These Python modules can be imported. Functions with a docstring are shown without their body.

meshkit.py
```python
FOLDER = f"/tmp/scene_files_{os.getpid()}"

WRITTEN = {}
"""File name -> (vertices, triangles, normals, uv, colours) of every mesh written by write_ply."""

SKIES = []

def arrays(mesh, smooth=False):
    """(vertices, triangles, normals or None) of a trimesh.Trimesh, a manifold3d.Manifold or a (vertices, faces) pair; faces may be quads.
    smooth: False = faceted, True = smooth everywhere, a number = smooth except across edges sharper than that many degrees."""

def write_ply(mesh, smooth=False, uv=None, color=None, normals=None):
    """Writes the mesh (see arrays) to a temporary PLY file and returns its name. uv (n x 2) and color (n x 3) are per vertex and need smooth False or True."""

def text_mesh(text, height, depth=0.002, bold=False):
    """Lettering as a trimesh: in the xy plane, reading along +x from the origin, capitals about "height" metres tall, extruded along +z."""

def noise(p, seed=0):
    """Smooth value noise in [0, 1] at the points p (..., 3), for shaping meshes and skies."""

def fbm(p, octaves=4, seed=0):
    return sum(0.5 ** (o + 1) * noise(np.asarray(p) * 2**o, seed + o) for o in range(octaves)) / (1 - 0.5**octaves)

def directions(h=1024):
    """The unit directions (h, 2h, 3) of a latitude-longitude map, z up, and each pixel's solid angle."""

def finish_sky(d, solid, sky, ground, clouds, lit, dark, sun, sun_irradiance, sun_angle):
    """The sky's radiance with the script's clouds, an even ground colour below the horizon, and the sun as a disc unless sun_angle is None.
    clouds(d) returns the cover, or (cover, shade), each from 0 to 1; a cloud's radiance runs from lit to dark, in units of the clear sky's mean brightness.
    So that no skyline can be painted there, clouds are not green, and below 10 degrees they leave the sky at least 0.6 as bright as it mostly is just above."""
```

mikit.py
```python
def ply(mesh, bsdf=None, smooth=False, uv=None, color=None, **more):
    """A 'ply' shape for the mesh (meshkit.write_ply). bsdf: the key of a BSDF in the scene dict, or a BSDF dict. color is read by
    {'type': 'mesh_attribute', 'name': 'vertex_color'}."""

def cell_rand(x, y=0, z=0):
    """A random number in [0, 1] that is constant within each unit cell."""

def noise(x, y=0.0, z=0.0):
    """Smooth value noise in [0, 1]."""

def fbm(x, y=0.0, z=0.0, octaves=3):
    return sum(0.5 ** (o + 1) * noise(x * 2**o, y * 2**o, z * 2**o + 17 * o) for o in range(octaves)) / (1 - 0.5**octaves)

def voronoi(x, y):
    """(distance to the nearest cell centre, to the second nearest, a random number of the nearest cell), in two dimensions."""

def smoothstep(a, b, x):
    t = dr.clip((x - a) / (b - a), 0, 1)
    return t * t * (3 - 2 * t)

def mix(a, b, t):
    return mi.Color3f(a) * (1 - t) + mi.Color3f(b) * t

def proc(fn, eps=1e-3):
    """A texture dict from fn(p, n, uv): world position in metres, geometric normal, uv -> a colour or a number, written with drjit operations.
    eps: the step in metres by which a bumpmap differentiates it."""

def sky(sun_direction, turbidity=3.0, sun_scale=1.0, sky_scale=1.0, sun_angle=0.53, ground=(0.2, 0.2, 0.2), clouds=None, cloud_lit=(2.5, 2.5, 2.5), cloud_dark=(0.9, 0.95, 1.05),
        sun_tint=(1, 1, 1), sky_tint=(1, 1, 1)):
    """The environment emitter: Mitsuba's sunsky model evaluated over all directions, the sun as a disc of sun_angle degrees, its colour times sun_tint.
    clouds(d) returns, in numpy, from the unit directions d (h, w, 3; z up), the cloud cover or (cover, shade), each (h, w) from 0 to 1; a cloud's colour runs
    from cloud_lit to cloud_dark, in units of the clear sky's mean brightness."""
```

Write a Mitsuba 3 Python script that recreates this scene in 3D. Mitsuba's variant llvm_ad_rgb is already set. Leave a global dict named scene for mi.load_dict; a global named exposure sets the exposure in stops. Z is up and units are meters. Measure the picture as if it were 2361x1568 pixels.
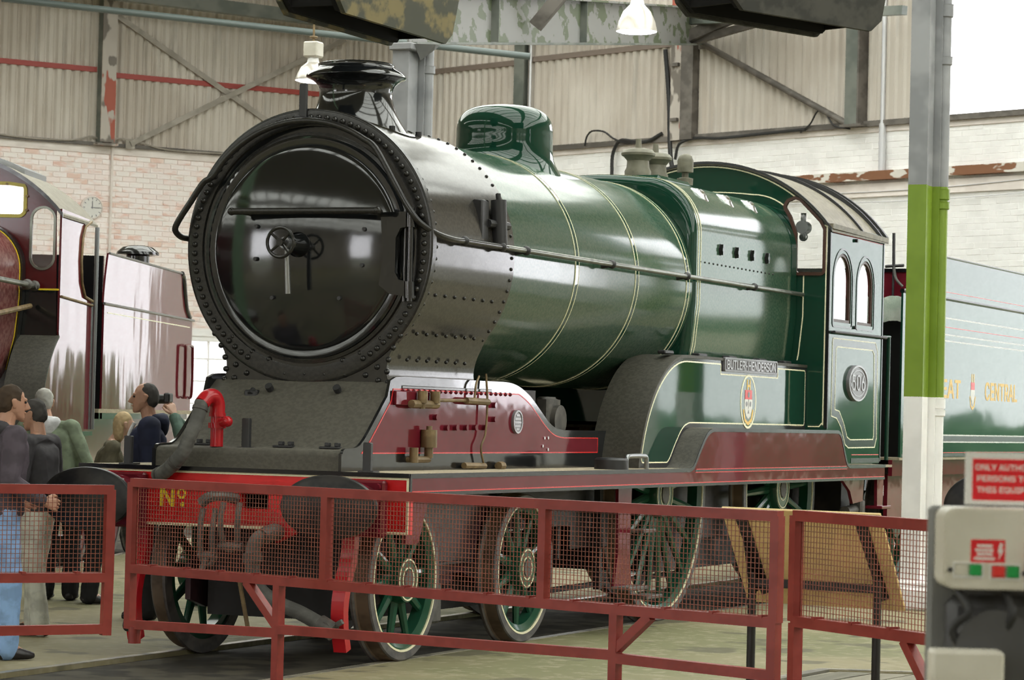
import math, random
import numpy as np, trimesh, mitsuba as mi, drjit as dr, mikit, meshkit
import manifold3d as m3
from shapely.geometry import Polygon, LineString, Point, box as sbox, MultiPolygon
from shapely import affinity
from shapely.ops import unary_union

scene, labels = {}, {}
T = mi.ScalarTransform4f
rnd = random.Random(7)

# ------------------------------------------------------------------ camera, sky, large lights, exposure
exposure = 0.15
YAW, PIT, ROL, FPX = math.radians(23.6009), math.radians(1.5333), math.radians(1.4053), 6620.4
EYE = np.array([8.9912, -17.0689, 1.6205])
_d = np.array([-math.sin(YAW) * math.cos(PIT), math.cos(YAW) * math.cos(PIT), math.sin(PIT)])
_r = np.cross(_d, [0, 0, 1.0]); _r /= np.linalg.norm(_r); _u = np.cross(_r, _d)
_up = -math.sin(ROL) * _r + math.cos(ROL) * _u
scene['camera'] = {'type': 'thinlens', 'fov': math.degrees(2 * math.atan(2361 / 2 / FPX)), 'fov_axis': 'x',
                   'to_world': T().look_at(origin=EYE.tolist(), target=(EYE + _d).tolist(), up=_up.tolist()),
                   'aperture_radius': 0.0055, 'focus_distance': 19.3, 'near_clip': 0.1, 'far_clip': 500.0}


def clouds(d):
    n = meshkit.fbm(d * np.array([2.0, 2.0, 5.0]) + 3.1, 4)
    sun_side = np.clip(0.5 + 0.5 * (d @ np.array([-0.45, -0.80, 0.40])), 0, 1)     # the overcast glows round the veiled sun, behind the viewer
    return np.full(d.shape[:2], 0.98), np.clip(1.05 - 1.05 * sun_side + 0.5 * (n - 0.5), 0, 1)


scene['sky'] = mikit.sky((-0.45, -0.80, 0.40), turbidity=4.0, sun_scale=0.05, sky_scale=10.0, ground=(0.12, 0.13, 0.09), clouds=clouds,
                         cloud_lit=(8.0, 8.0, 8.2), cloud_dark=(0.60, 0.64, 0.62))
SKYLIGHT = 3.3      # radiance of the translucent rooflight sheets under the overcast sky
GLAZING = 4.0       # radiance of the translucent wall glazing
LAMP = 22.0

# ------------------------------------------------------------------ mesh helpers
V = lambda *a: np.array(a, float)
cat = trimesh.util.concatenate


def box(x0, x1, y0, y1, z0, z1):
    b = trimesh.creation.box(extents=(abs(x1 - x0), abs(y1 - y0), abs(z1 - z0)))
    b.apply_translation(((x0 + x1) / 2, (y0 + y1) / 2, (z0 + z1) / 2)); return b


def cbox(x0, x1, y0, y1, z0, z1, c=0.01):
    """box with chamfered edges"""
    p = []
    for sx, xx in ((1, x0), (-1, x1)):
        for sy, yy in ((1, y0), (-1, y1)):
            for sz, zz in ((1, z0), (-1, z1)):
                p += [(xx + sx * c, yy + sy * c, zz), (xx + sx * c, yy, zz + sz * c), (xx, yy + sy * c, zz + sz * c)]
    return hullm(p)


def hullm(p):
    return m2t(m3.Manifold.hull_points(np.array(p, float)))


def m2t(m):
    k = m.to_mesh()
    return trimesh.Trimesh(np.array(k.vert_properties[:, :3]), np.array(k.tri_verts), process=False)


def polys(g):
    g = g.buffer(0) if not g.is_valid else g
    return [p for p in getattr(g, 'geoms', [g]) if p.geom_type == 'Polygon' and p.area > 1e-9]


def ext(g, h):
    if isinstance(g, (list, tuple, np.ndarray)): g = Polygon(g)
    return cat([trimesh.creation.extrude_polygon(p, h, engine='earcut') for p in polys(g)])


def _map(m, R):
    M = np.eye(4); M[:3] = R; m.apply_transform(M); return m


def px(g, x0, x1):      # polygon in (y, z), extruded from x0 to x1
    return _map(ext(g, x1 - x0), [[0, 0, 1, x0], [1, 0, 0, 0], [0, 1, 0, 0]])


def py(g, y0, y1):      # polygon in (x, z)
    return _map(ext(g, y1 - y0), [[1, 0, 0, 0], [0, 0, -1, y1], [0, 1, 0, 0]])


def pz(g, z0, z1):      # polygon in (x, y)
    return _map(ext(g, z1 - z0), [[1, 0, 0, 0], [0, 1, 0, 0], [0, 0, 1, z0]])


def frame_to(p, ax):
    """4x4 that carries the z axis to ax, at p"""
    ax = np.asarray(ax, float) / np.linalg.norm(ax)
    h = V(0, 0, 1) if abs(ax[2]) < 0.95 else V(0, 1, 0)
    x = np.cross(h, ax); x /= np.linalg.norm(x)
    M = np.eye(4); M[:3, 0], M[:3, 1], M[:3, 2], M[:3, 3] = x, np.cross(ax, x), ax, p
    return M


def lathe(prof, p=(0, 0, 0), ax=(0, 0, 1), n=32):
    """surface of revolution of (r, h) points about ax through p"""
    m = trimesh.creation.revolve(np.array(prof, float), sections=n)
    m.apply_transform(frame_to(V(*p), ax))
    if m.volume < 0: m.invert()
    return m


def cyl(p, q, r, r2=None, n=16):
    p, q = V(*p), V(*q); L = np.linalg.norm(q - p); r2 = r if r2 is None else r2
    return lathe([(0, 0), (r, 0), (r2, L), (0, L)], p, q - p, n)


def tube(path, r, n=8, closed=False, caps=True):
    P = np.array(path, float); k = len(P)
    if np.ndim(r) == 0: r = np.full(k, float(r))
    if closed: t = np.roll(P, -1, 0) - np.roll(P, 1, 0)
    else: t = np.gradient(P, axis=0)
    t /= np.linalg.norm(t, axis=1, keepdims=True)
    u = np.cross(t[0], V(0, 0, 1) if abs(t[0][2]) < 0.9 else V(1, 0, 0)); v, f = [], []
    for i in range(k):
        u = u - t[i] * (u @ t[i]); u /= np.linalg.norm(u); w = np.cross(t[i], u)
        for j in range(n):
            a = 2 * math.pi * j / n; v.append(P[i] + r[i] * (math.cos(a) * u + math.sin(a) * w))
    for i in range(k if closed else k - 1):
        for j in range(n):
            a, b = i * n + j, i * n + (j + 1) % n; c, d = (a + n) % (k * n), (b + n) % (k * n)
            f += [(a, b, d), (a, d, c)]
    if caps and not closed:
        for e, s in ((0, -1), (k - 1, 1)):
            ci = len(v); v.append(P[e])
            for j in range(n):
                a, b = e * n + j, e * n + (j + 1) % n; f.append((ci, a, b) if s > 0 else (ci, b, a))
    return trimesh.Trimesh(np.array(v), np.array(f), process=False)


def smoothpath(pts, n=12):
    """Catmull-Rom through the points"""
    P = np.array(pts, float); P = np.vstack([2 * P[0] - P[1], P, 2 * P[-1] - P[-2]]); out = []
    for i in range(1, len(P) - 2):
        a, b, c, d = P[i - 1:i + 3]
        for k in range(n):
            t = k / n
            out.append(0.5 * (2 * b + (c - a) * t + (2 * a - 5 * b + 4 * c - d) * t * t + (3 * b - a - 3 * c + d) * t ** 3))
    return np.array(out + [P[-2]])


def bar(p, q, w, h, up=(0, 0, 1)):
    """rectangular bar from p to q, w wide, h tall (along up)"""
    p, q = V(*p), V(*q); t = q - p; L = np.linalg.norm(t); t /= L
    if abs(t @ V(*up)) > 0.99 * np.linalg.norm(up): up = (0, 1, 0) if abs(t[1]) < 0.9 else (1, 0, 0)
    s = np.cross(t, V(*up)); s /= np.linalg.norm(s); u = np.cross(s, t)
    b = trimesh.creation.box(extents=(w, L, h)); M = np.eye(4); M[:3, 0], M[:3, 1], M[:3, 2], M[:3, 3] = s, t, u, (p + q) / 2
    b.apply_transform(M); return b


def loft(rings, caps=True, closed=True):
    """skin through rings of equal point counts"""
    R = np.array(rings, float); k, n = R.shape[:2]; v = R.reshape(-1, 3); f = []
    for i in range(k - 1):
        for j in range(n if closed else n - 1):
            a, b = i * n + j, i * n + (j + 1) % n; f += [(a, b, b + n), (a, b + n, a + n)]
    m = trimesh.Trimesh(v, np.array(f), process=False)
    if caps:
        c = [trimesh.Trimesh(np.vstack([r, r.mean(0)]), [((j + 1) % n, j, n) if e == 0 else (j, (j + 1) % n, n) for j in range(n)], process=False) for e, r in ((0, R[0]), (1, R[-1]))]
        m = cat([m] + c)
    return m


def arc(cx, cy, r, a0, a1, n=16, ry=None):
    return [(cx + r * math.cos(math.radians(a0 + (a1 - a0) * i / n)), cy + (ry or r) * math.sin(math.radians(a0 + (a1 - a0) * i / n))) for i in range(n + 1)]


def rrect(x0, y0, x1, y1, r, n=6):
    return Polygon(sbox(x0 + r, y0 + r, x1 - r, y1 - r).buffer(r, quad_segs=n).exterior)


def text(s, h, depth=0.003, bold=True, cx=None):
    m = meshkit.text_mesh(s, h, depth, bold)
    if cx is not None: m.apply_translation((cx - m.bounds[:, 0].mean(), 0, 0))
    return m


def on_x(m, x, y, z):   # xy lettering -> plane of constant x that faces +x (reads along +y)
    return _map(m, [[0, 0, 1, x], [1, 0, 0, y], [0, 1, 0, z]])


def on_ny(m, x, y, z):  # plane that faces -y, reads along +x
    return _map(m, [[1, 0, 0, x], [0, 0, -1, y], [0, 1, 0, z]])


def mirror_x(m):
    k = m.copy(); k.apply_scale((-1, 1, 1)); k.invert(); return k


def numbered(key):
    if key not in used: used.add(key); return key
    i = 1
    while f'{key}_{i:03d}' in used: i += 1
    key = f'{key}_{i:03d}'; used.add(key); return key


used = set()


def raw(d, name, parent=None, M=None, **lab):
    key = numbered(f'{parent}__{name}' if parent else name)
    if M is not None: d = {**d, 'to_world': T(np.asarray(M, float).tolist())}
    scene[key] = d
    if lab: labels[key] = {k: v for k, v in lab.items()}
    return key


SPLIT = set('tread footplate_curve saddle_foot bolt fixing_bolt hand_hole stud base_bolt mesh_clip hour_mark strip_bolt hinge_lug handrail_knob hose_clip frame_stud knob washout_plug window_moulding bracket foot collar eye hand number_lettering red_line slide_step coupling_pin lubricator_tray label_lines screw main_frame frame drawstring lining yellow_line edge_band button_frame edge_strip boiler_shackle crest_wing crest_device dark_band grab_rail beading valance'.split())


def obj(name, mesh, mat, parent=None, smooth=False, M=None, **lab):
    if isinstance(mesh, list): mesh = cat(mesh)
    if name in SPLIT:                     # separate pieces become parts of their own
        mesh = mesh.copy(); mesh.merge_vertices()
        cc = trimesh.graph.connected_components(mesh.face_adjacency, nodes=np.arange(len(mesh.faces)), min_len=1)
        if 1 < len(cc) < 60:
            return [raw(mikit.ply(mesh.submesh([c], append=True, repair=False), mat, smooth=smooth), name, parent, M, **lab) for c in cc][0]
    return raw(mikit.ply(mesh, mat, smooth=smooth), name, parent, M, **lab)


def thing(name, label, category, group=None):
    key = numbered(name); labels[key] = {'label': label, 'category': category}
    if group: labels[key]['group'] = group
    return key


def Tm(x=0, y=0, z=0, rz=0):
    M = np.eye(4); c, s = math.cos(rz), math.sin(rz); M[:2, :2] = [[c, -s], [s, c]]; M[:3, 3] = (x, y, z); return M


# ------------------------------------------------------------------ materials
def mat(name, d):
    scene[name] = d; return name


def prin(name, col, rough=0.5, metal=0.0, spec=0.5, bump=None, bscale=0.002, **k):
    if not isinstance(col, dict): col = {'type': 'rgb', 'value': list(col)}
    b = {'type': 'principled', 'base_color': col, 'roughness': rough, 'metallic': metal, 'specular': spec, **k}
    if bump is not None: b = {'type': 'bumpmap', 'scale': bscale, 'arbitrary': mikit.proc(bump), 'bsdf': b}
    return mat(name, {'type': 'twosided', 'bsdf': b})


def speck(c1, c2, f=6.0, lo=0.35, hi=0.65, oct=4):
    """two colours mixed by grainy noise of frequency f per metre"""
    return mikit.proc(lambda p, n, uv: mikit.mix(c1, c2, mikit.smoothstep(lo, hi, mikit.fbm(p.x * f, p.y * f, p.z * f, oct))))


def waves(f, g=1.0):
    return lambda p, n, uv: mikit.fbm(p.x * f, p.y * f, p.z * f * g, 2)


prin('paint_green', (0.0065, 0.038, 0.023), 0.05, bump=waves(4), bscale=0.0005)
prin('paint_green_boiler', speck((0.026, 0.066, 0.041), (0.052, 0.084, 0.056), 60, 0.3, 0.7), 0.12, bump=waves(3), bscale=0.0007)
prin('paint_green_wheel', (0.012, 0.064, 0.036), 0.15)
prin('paint_black', (0.008, 0.009, 0.010), 0.09, spec=0.85, bump=waves(7), bscale=0.0008)
prin('paint_black_smokebox', speck((0.014, 0.014, 0.014), (0.022, 0.021, 0.019), 60), 0.2, bump=waves(12), bscale=0.0008)
prin('paint_black_wrapper', speck((0.030, 0.028, 0.025), (0.040, 0.037, 0.032), 60), 0.14, bump=waves(4), bscale=0.0009)
prin('dusty_black', speck((0.072, 0.068, 0.055), (0.088, 0.083, 0.067), 50), 0.75)
prin('dusty_deck', speck((0.27, 0.23, 0.16), (0.33, 0.285, 0.205), 30), 0.85)
prin('splasher_top', speck((0.042, 0.040, 0.031), (0.056, 0.053, 0.041), 50), 0.55)
prin('border_black', (0.02, 0.02, 0.024), 0.12)
prin('paint_maroon', speck((0.12, 0.010, 0.018), (0.14, 0.014, 0.024), 3), 0.07, spec=0.25, bump=waves(9), bscale=0.0009)
prin('paint_crimson', (0.085, 0.008, 0.010), 0.10, bump=waves(4), bscale=0.0008)
prin('crimson_wavy', (0.11, 0.016, 0.022), 0.05, bump=lambda p, n, uv: mikit.fbm(p.x * 2.2, p.y * 2.2, p.z * 0.6, 3), bscale=0.006)
prin('crimson_dust', speck((0.13, 0.035, 0.035), (0.19, 0.085, 0.075), 25), 0.22)
prin('paint_red', speck((0.52, 0.008, 0.010), (0.60, 0.014, 0.016), 5), 0.28)
prin('paint_red_part', (0.42, 0.010, 0.016), 0.22)
prin('line_red', (0.62, 0.03, 0.03), 0.3)
prin('line_cream', (0.78, 0.74, 0.52), 0.35)
prin('line_black', (0.006, 0.006, 0.008), 0.2)
prin('line_yellow', (0.75, 0.55, 0.02), 0.4)
prin('gilt', (0.72, 0.46, 0.10), 0.4)
prin('wheel_tyre', speck((0.055, 0.052, 0.055), (0.10, 0.09, 0.085), 10), 0.45)
prin('tread_rust', speck((0.07, 0.045, 0.028), (0.13, 0.09, 0.06), 8), 0.65)
prin('dark_frame', speck((0.012, 0.011, 0.012), (0.026, 0.021, 0.022), 6), 0.5)
prin('frame_maroon', speck((0.030, 0.016, 0.020), (0.052, 0.024, 0.031), 5), 0.4)
prin('buffer_black', speck((0.010, 0.010, 0.011), (0.026, 0.024, 0.022), 9), 0.4, spec=0.3)
prin('soot_iron', (0.010, 0.009, 0.009), 0.7)
prin('dark_iron', (0.022, 0.022, 0.024), 0.45)
prin('grey_iron', speck((0.060, 0.057, 0.052), (0.095, 0.088, 0.078), 12), 0.55)
prin('steel', (0.32, 0.33, 0.34), 0.3, 0.85)
prin('bright_steel', (0.62, 0.62, 0.62), 0.22, 0.95)
prin('handrail_steel', speck((0.16, 0.17, 0.15), (0.24, 0.25, 0.22), 8), 0.28, 0.7)
prin('brass_dull', speck((0.16, 0.11, 0.055), (0.24, 0.17, 0.085), 12), 0.45, 0.3)
prin('brass_paint', (0.42, 0.36, 0.07), 0.35)
prin('brass', (0.55, 0.38, 0.12), 0.25, 0.9)
prin('plate_grey', (0.20, 0.195, 0.21), 0.35, 0.3)
prin('plate_letter', (0.36, 0.35, 0.37), 0.3, 0.5)
prin('rubber_hose', speck((0.075, 0.075, 0.069), (0.115, 0.115, 0.105), 10), 0.7)
prin('valve_bronze', speck((0.115, 0.11, 0.078), (0.16, 0.152, 0.11), 10), 0.5)
prin('roof_cab', speck((0.155, 0.138, 0.10), (0.20, 0.178, 0.132), 20), 0.5)
prin('wood_window', (0.055, 0.022, 0.014), 0.4)
prin('cab_inside', (0.05, 0.045, 0.035), 0.6)
prin('tarp', speck((0.50, 0.60, 0.50), (0.75, 0.80, 0.72), 6), 0.35)
prin('fence_red', speck((0.215, 0.024, 0.018), (0.255, 0.033, 0.025), 7), 0.38)
prin('fence_wire', speck((0.18, 0.055, 0.035), (0.30, 0.09, 0.055), 9), 0.5)
prin('ply', mikit.proc(lambda p, n, uv: mikit.mix((0.62, 0.44, 0.18), (0.74, 0.55, 0.25), mikit.fbm(p.x * 6, p.y * 6, p.z * 40, 3))), 0.55)
prin('easel_black', (0.012, 0.011, 0.011), 0.35)
prin('rust_red', (0.28, 0.06, 0.04), 0.6)
prin('cast_grey', speck((0.20, 0.205, 0.215), (0.28, 0.285, 0.295), 3), 0.5)
prin('column_green', speck((0.145, 0.225, 0.018), (0.165, 0.25, 0.024), 3), 0.4)
prin('column_white', speck((0.72, 0.71, 0.70), (0.80, 0.79, 0.78), 3), 0.4)
prin('column_pale', (0.30, 0.50, 0.30), 0.4)
prin('peeling', mikit.proc(lambda p, n, uv: mikit.mix((0.20, 0.20, 0.19), (0.090, 0.11, 0.065), mikit.smoothstep(0.50, 0.54, mikit.fbm(p.x * 3.2, p.y * 3.2, p.z * 5, 5)))), 0.5)
prin('peeling_rust', mikit.proc(lambda p, n, uv: mikit.mix(mikit.mix((0.42, 0.38, 0.34), (0.16, 0.14, 0.12), mikit.smoothstep(0.5, 0.56, mikit.fbm(p.x * 4, p.y * 4, p.z * 2, 4))), (0.33, 0.08, 0.05), mikit.smoothstep(0.56, 0.6, mikit.fbm(p.x * 5 + 9, p.y * 5, p.z * 1.7, 4)))), 0.6)
prin('girder_dark', speck((0.10, 0.115, 0.10), (0.16, 0.17, 0.15), 3), 0.55)
prin('tierod', (0.10, 0.125, 0.12), 0.4)
prin('brace_grey', speck((0.26, 0.235, 0.20), (0.34, 0.31, 0.27), 6), 0.6)
prin('brace_dark', speck((0.085, 0.075, 0.065), (0.14, 0.125, 0.11), 6), 0.6)
prin('girt_red', (0.30, 0.045, 0.035), 0.5)
prin('girt_brown', (0.19, 0.15, 0.125), 0.6)


def sheet_col(p, n, uv):
    q = mikit.fbm(p.x * 1.1, p.y * 1.1, p.z * 0.5, 4)
    c = mikit.mix((0.53, 0.485, 0.43), (0.44, 0.39, 0.335), mikit.smoothstep(0.4, 0.65, q))
    drip = mikit.fbm(p.x * 9, p.y * 9, p.z * 0.7, 3)
    return mikit.mix(c, (0.33, 0.31, 0.28), 0.4 * mikit.smoothstep(0.60, 0.76, drip))


prin('sheet', mikit.proc(sheet_col), 0.6)
prin('trough_wood', mikit.proc(lambda p, n, uv: mikit.mix((0.060, 0.062, 0.045), (0.19, 0.155, 0.07), mikit.smoothstep(0.45, 0.62, mikit.fbm(p.x * 7, p.y * 7, p.z * 7, 5)))), 0.75)
prin('trough_dark', speck((0.030, 0.030, 0.026), (0.055, 0.053, 0.045), 10), 0.8)
prin('soot', (0.004, 0.004, 0.004), 0.9)
prin('roof_sheet', (0.42, 0.40, 0.36), 0.7)
prin('roof_steel', (0.14, 0.16, 0.15), 0.6)
prin('mortar_left', speck((0.68, 0.60, 0.56), (0.76, 0.68, 0.65), 8), 0.85)
prin('mortar_right', speck((0.78, 0.775, 0.76), (0.80, 0.795, 0.78), 4), 0.8)


def pinkbrick(base, flake, lo, hi, off):
    return mikit.proc(lambda p, n, uv: mikit.mix(base, flake, mikit.smoothstep(lo, hi, mikit.fbm(p.x * 5 + off, p.y * 5, p.z * 11, 4))))


for i, (bc, fc, lo, hi) in enumerate((((0.86, 0.80, 0.78), (0.78, 0.62, 0.56), 0.50, 0.75), ((0.84, 0.75, 0.72), (0.72, 0.50, 0.43), 0.48, 0.72),
                                      ((0.84, 0.79, 0.76), (0.74, 0.58, 0.52), 0.55, 0.78), ((0.74, 0.56, 0.49), (0.82, 0.73, 0.69), 0.45, 0.65))):
    prin(f'brick_pink_{i}', pinkbrick(bc, fc, lo, hi, 3.1 * i), 0.8)
for i, c in enumerate(((0.80, 0.795, 0.78), (0.79, 0.785, 0.77), (0.775, 0.77, 0.755))):
    prin(f'brick_white_{i}', speck(c, tuple(x * 0.93 for x in c), 4, 0.4, 0.7), 0.6)
prin('plaster_cap', speck((0.66, 0.60, 0.56), (0.76, 0.70, 0.66), 4), 0.8)
prin('rusty_rail', mikit.proc(lambda p, n, uv: mikit.mix((0.60, 0.57, 0.52), (0.20, 0.085, 0.04), mikit.smoothstep(0.49, 0.54, mikit.fbm(p.x * 3, p.y * 3, p.z * 6, 4)))), 0.6)


def floor_col(p, n, uv):
    a = mikit.fbm(p.x * 0.55, p.y * 0.55, 0.0, 4)
    c = mikit.mix((0.215, 0.188, 0.108), (0.150, 0.148, 0.072), mikit.smoothstep(0.38, 0.66, a))
    g = mikit.fbm(p.x * 14, p.y * 14, 3.0, 4)
    c = mikit.mix(c, (0.26, 0.23, 0.155), 0.55 * mikit.smoothstep(0.5, 0.75, g))
    s = mikit.fbm(p.x * 2.3 + 7, p.y * 2.3, 5.0, 4)
    return mikit.mix(c, (0.08, 0.073, 0.045), 0.75 * mikit.smoothstep(0.60, 0.72, s))


prin('concrete', mikit.proc(floor_col), 0.7, bump=lambda p, n, uv: mikit.fbm(p.x * 30, p.y * 30, 0.0, 3), bscale=0.003)
prin('track_bed', speck((0.022, 0.020, 0.016), (0.055, 0.050, 0.036), 5), 0.8)  # dark tone holds the shade under the engine as well as oil
prin('plank_grey', mikit.proc(lambda p, n, uv: mikit.mix((0.15, 0.14, 0.105), (0.24, 0.22, 0.17), mikit.fbm(p.x * 18, p.y * 2.5, p.z, 4))), 0.8)
prin('plank_dark', mikit.proc(lambda p, n, uv: mikit.mix((0.095, 0.09, 0.07), (0.16, 0.15, 0.115), mikit.fbm(p.x * 18, p.y * 2.5, p.z, 4))), 0.8)
prin('rail_steel', speck((0.20, 0.19, 0.16), (0.36, 0.33, 0.26), 6), 0.35, 0.5)
prin('outside_ground', speck((0.06, 0.075, 0.035), (0.12, 0.115, 0.075), 0.8), 0.9)
prin('leaf', speck((0.012, 0.040, 0.014), (0.030, 0.070, 0.024), 3), 0.8)
prin('frosted', (0.85, 0.86, 0.88), 0.5)
prin('cabinet_cream', speck((0.52, 0.49, 0.41), (0.60, 0.57, 0.49), 5), 0.4)
prin('cabinet_grey', speck((0.13, 0.13, 0.125), (0.19, 0.19, 0.18), 4), 0.45)
prin('motor_dark', speck((0.02, 0.02, 0.022), (0.06, 0.06, 0.062), 5), 0.4)
prin('sign_red', (0.62, 0.010, 0.018), 0.35)
prin('sign_white', (0.66, 0.65, 0.62), 0.4)
prin('button_green', (0.01, 0.28, 0.06), 0.3)
prin('button_red', (0.62, 0.03, 0.025), 0.3)
prin('cable_black', (0.012, 0.012, 0.012), 0.5)
prin('pipe_grey', (0.58, 0.58, 0.60), 0.35, 0.3)
prin('white_plastic', (0.82, 0.81, 0.80), 0.4)
mat('glass_pane', {'type': 'thindielectric'})
mat('lamp_glass', {'type': 'twosided', 'bsdf': {'type': 'principled', 'base_color': {'type': 'rgb', 'value': [0.62, 0.58, 0.52]}, 'roughness': 0.25, 'metallic': 0.4}})

# ------------------------------------------------------------------ the setting
C0 = V(0, -13.5)                                  # centre of the turntable
AZ = math.radians(33.4)
bL, aL = V(math.sin(AZ), math.cos(AZ)), V(-math.cos(AZ), math.sin(AZ))
HA = 31.5
eR = V(0.91333, -0.40722); nR = V(0.40722, 0.91333); oR = V(-7.45, 22.2) + 0.6 * nR


def wallM(o, e, n):
    M = np.eye(4); M[:2, 0], M[:2, 1], M[:2, 3] = e, n, o; return M


ML = wallM(C0 + HA * aL, bL, aL)                  # local (s along, d outward, z)
MR = wallM(oR, eR, nR)
sc = np.linalg.solve(np.array([bL, -eR]).T, oR - (C0 + HA * aL)); SL, SR = sc      # the corner, in either wall's s
ZB = 5.68                                         # top of the brickwork, foot of the sheeting
ZT = 9.0


def struct(name, mesh, m, M=None, parent=None, smooth=False):
    k = obj(name, mesh, m, parent, smooth, M)
    if parent is None: labels[k] = {'kind': 'structure'}
    return k


# floor: concrete with the two tracks let in
UA2 = math.radians(19.5)
uL, vL = V(-math.sin(UA2), math.cos(UA2)), V(math.cos(UA2), math.sin(UA2))


def strip(u, v, half, t0, t1, o=C0):
    p = [o + u * t + v * s for t, s in ((t0, -half), (t1, -half), (t1, half), (t0, half))]
    return Polygon(p)


site = affinity.rotate(sbox(-34, -34, 34, 34), -33.4, origin=(0, 0)); site = affinity.translate(site, 0, -13.5)
trk = unary_union([strip(V(0, 1), V(1, 0), 0.715, 9.6, 33.0), strip(uL, vL, 0.715, 12, 33)])
plank_area = Polygon([(3.05, -3.4), (3.35, 1.2), (7.4, 2.6), (7.4, -7.4), (3.05, -7.4)])
struct('floor', pz(site.difference(trk).difference(plank_area), -0.25, 0.0), 'concrete')
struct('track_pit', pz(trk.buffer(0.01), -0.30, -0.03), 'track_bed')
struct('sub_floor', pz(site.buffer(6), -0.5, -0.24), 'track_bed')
for u, v, t0 in ((V(0, 1), V(1, 0), 9.6), (uL, vL, 12)):
    for s in (-0.7535, 0.7535):
        g = Polygon([C0 + u * t + v * (s + w) for t, w in ((t0, -0.035), (33, -0.035), (33, 0.035), (t0, 0.035))])
        obj('floor__rail', pz(g, -0.1, 0.004), 'rail_steel')
# timber decking at the turntable's edge, in front of the notice board
rows = []
ang = math.radians(84)
dv, dn = V(math.cos(ang), math.sin(ang)), V(-math.sin(ang), math.cos(ang))
i = 0
for k in range(-30, 30):
    g = Polygon([V(5, -3) + dv * t + dn * (k * 0.225 + w) for t, w in ((-9, 0.006), (9, 0.006), (9, 0.219), (-9, 0.219))]).intersection(plank_area.buffer(-0.01))
    for p in polys(g):
        obj('floor__plank', pz(p, -0.2, -0.012 + 0.008 * rnd.random()), 'plank_grey' if rnd.random() < 0.6 else 'plank_dark')
edge = LineString([(3.0, -7.4), (3.0, -3.4), (3.31, 1.25), (7.4, 2.65)])
obj('floor__kerb_strip', pz(edge.buffer(0.045), -0.2, 0.006), 'rail_steel')

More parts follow.
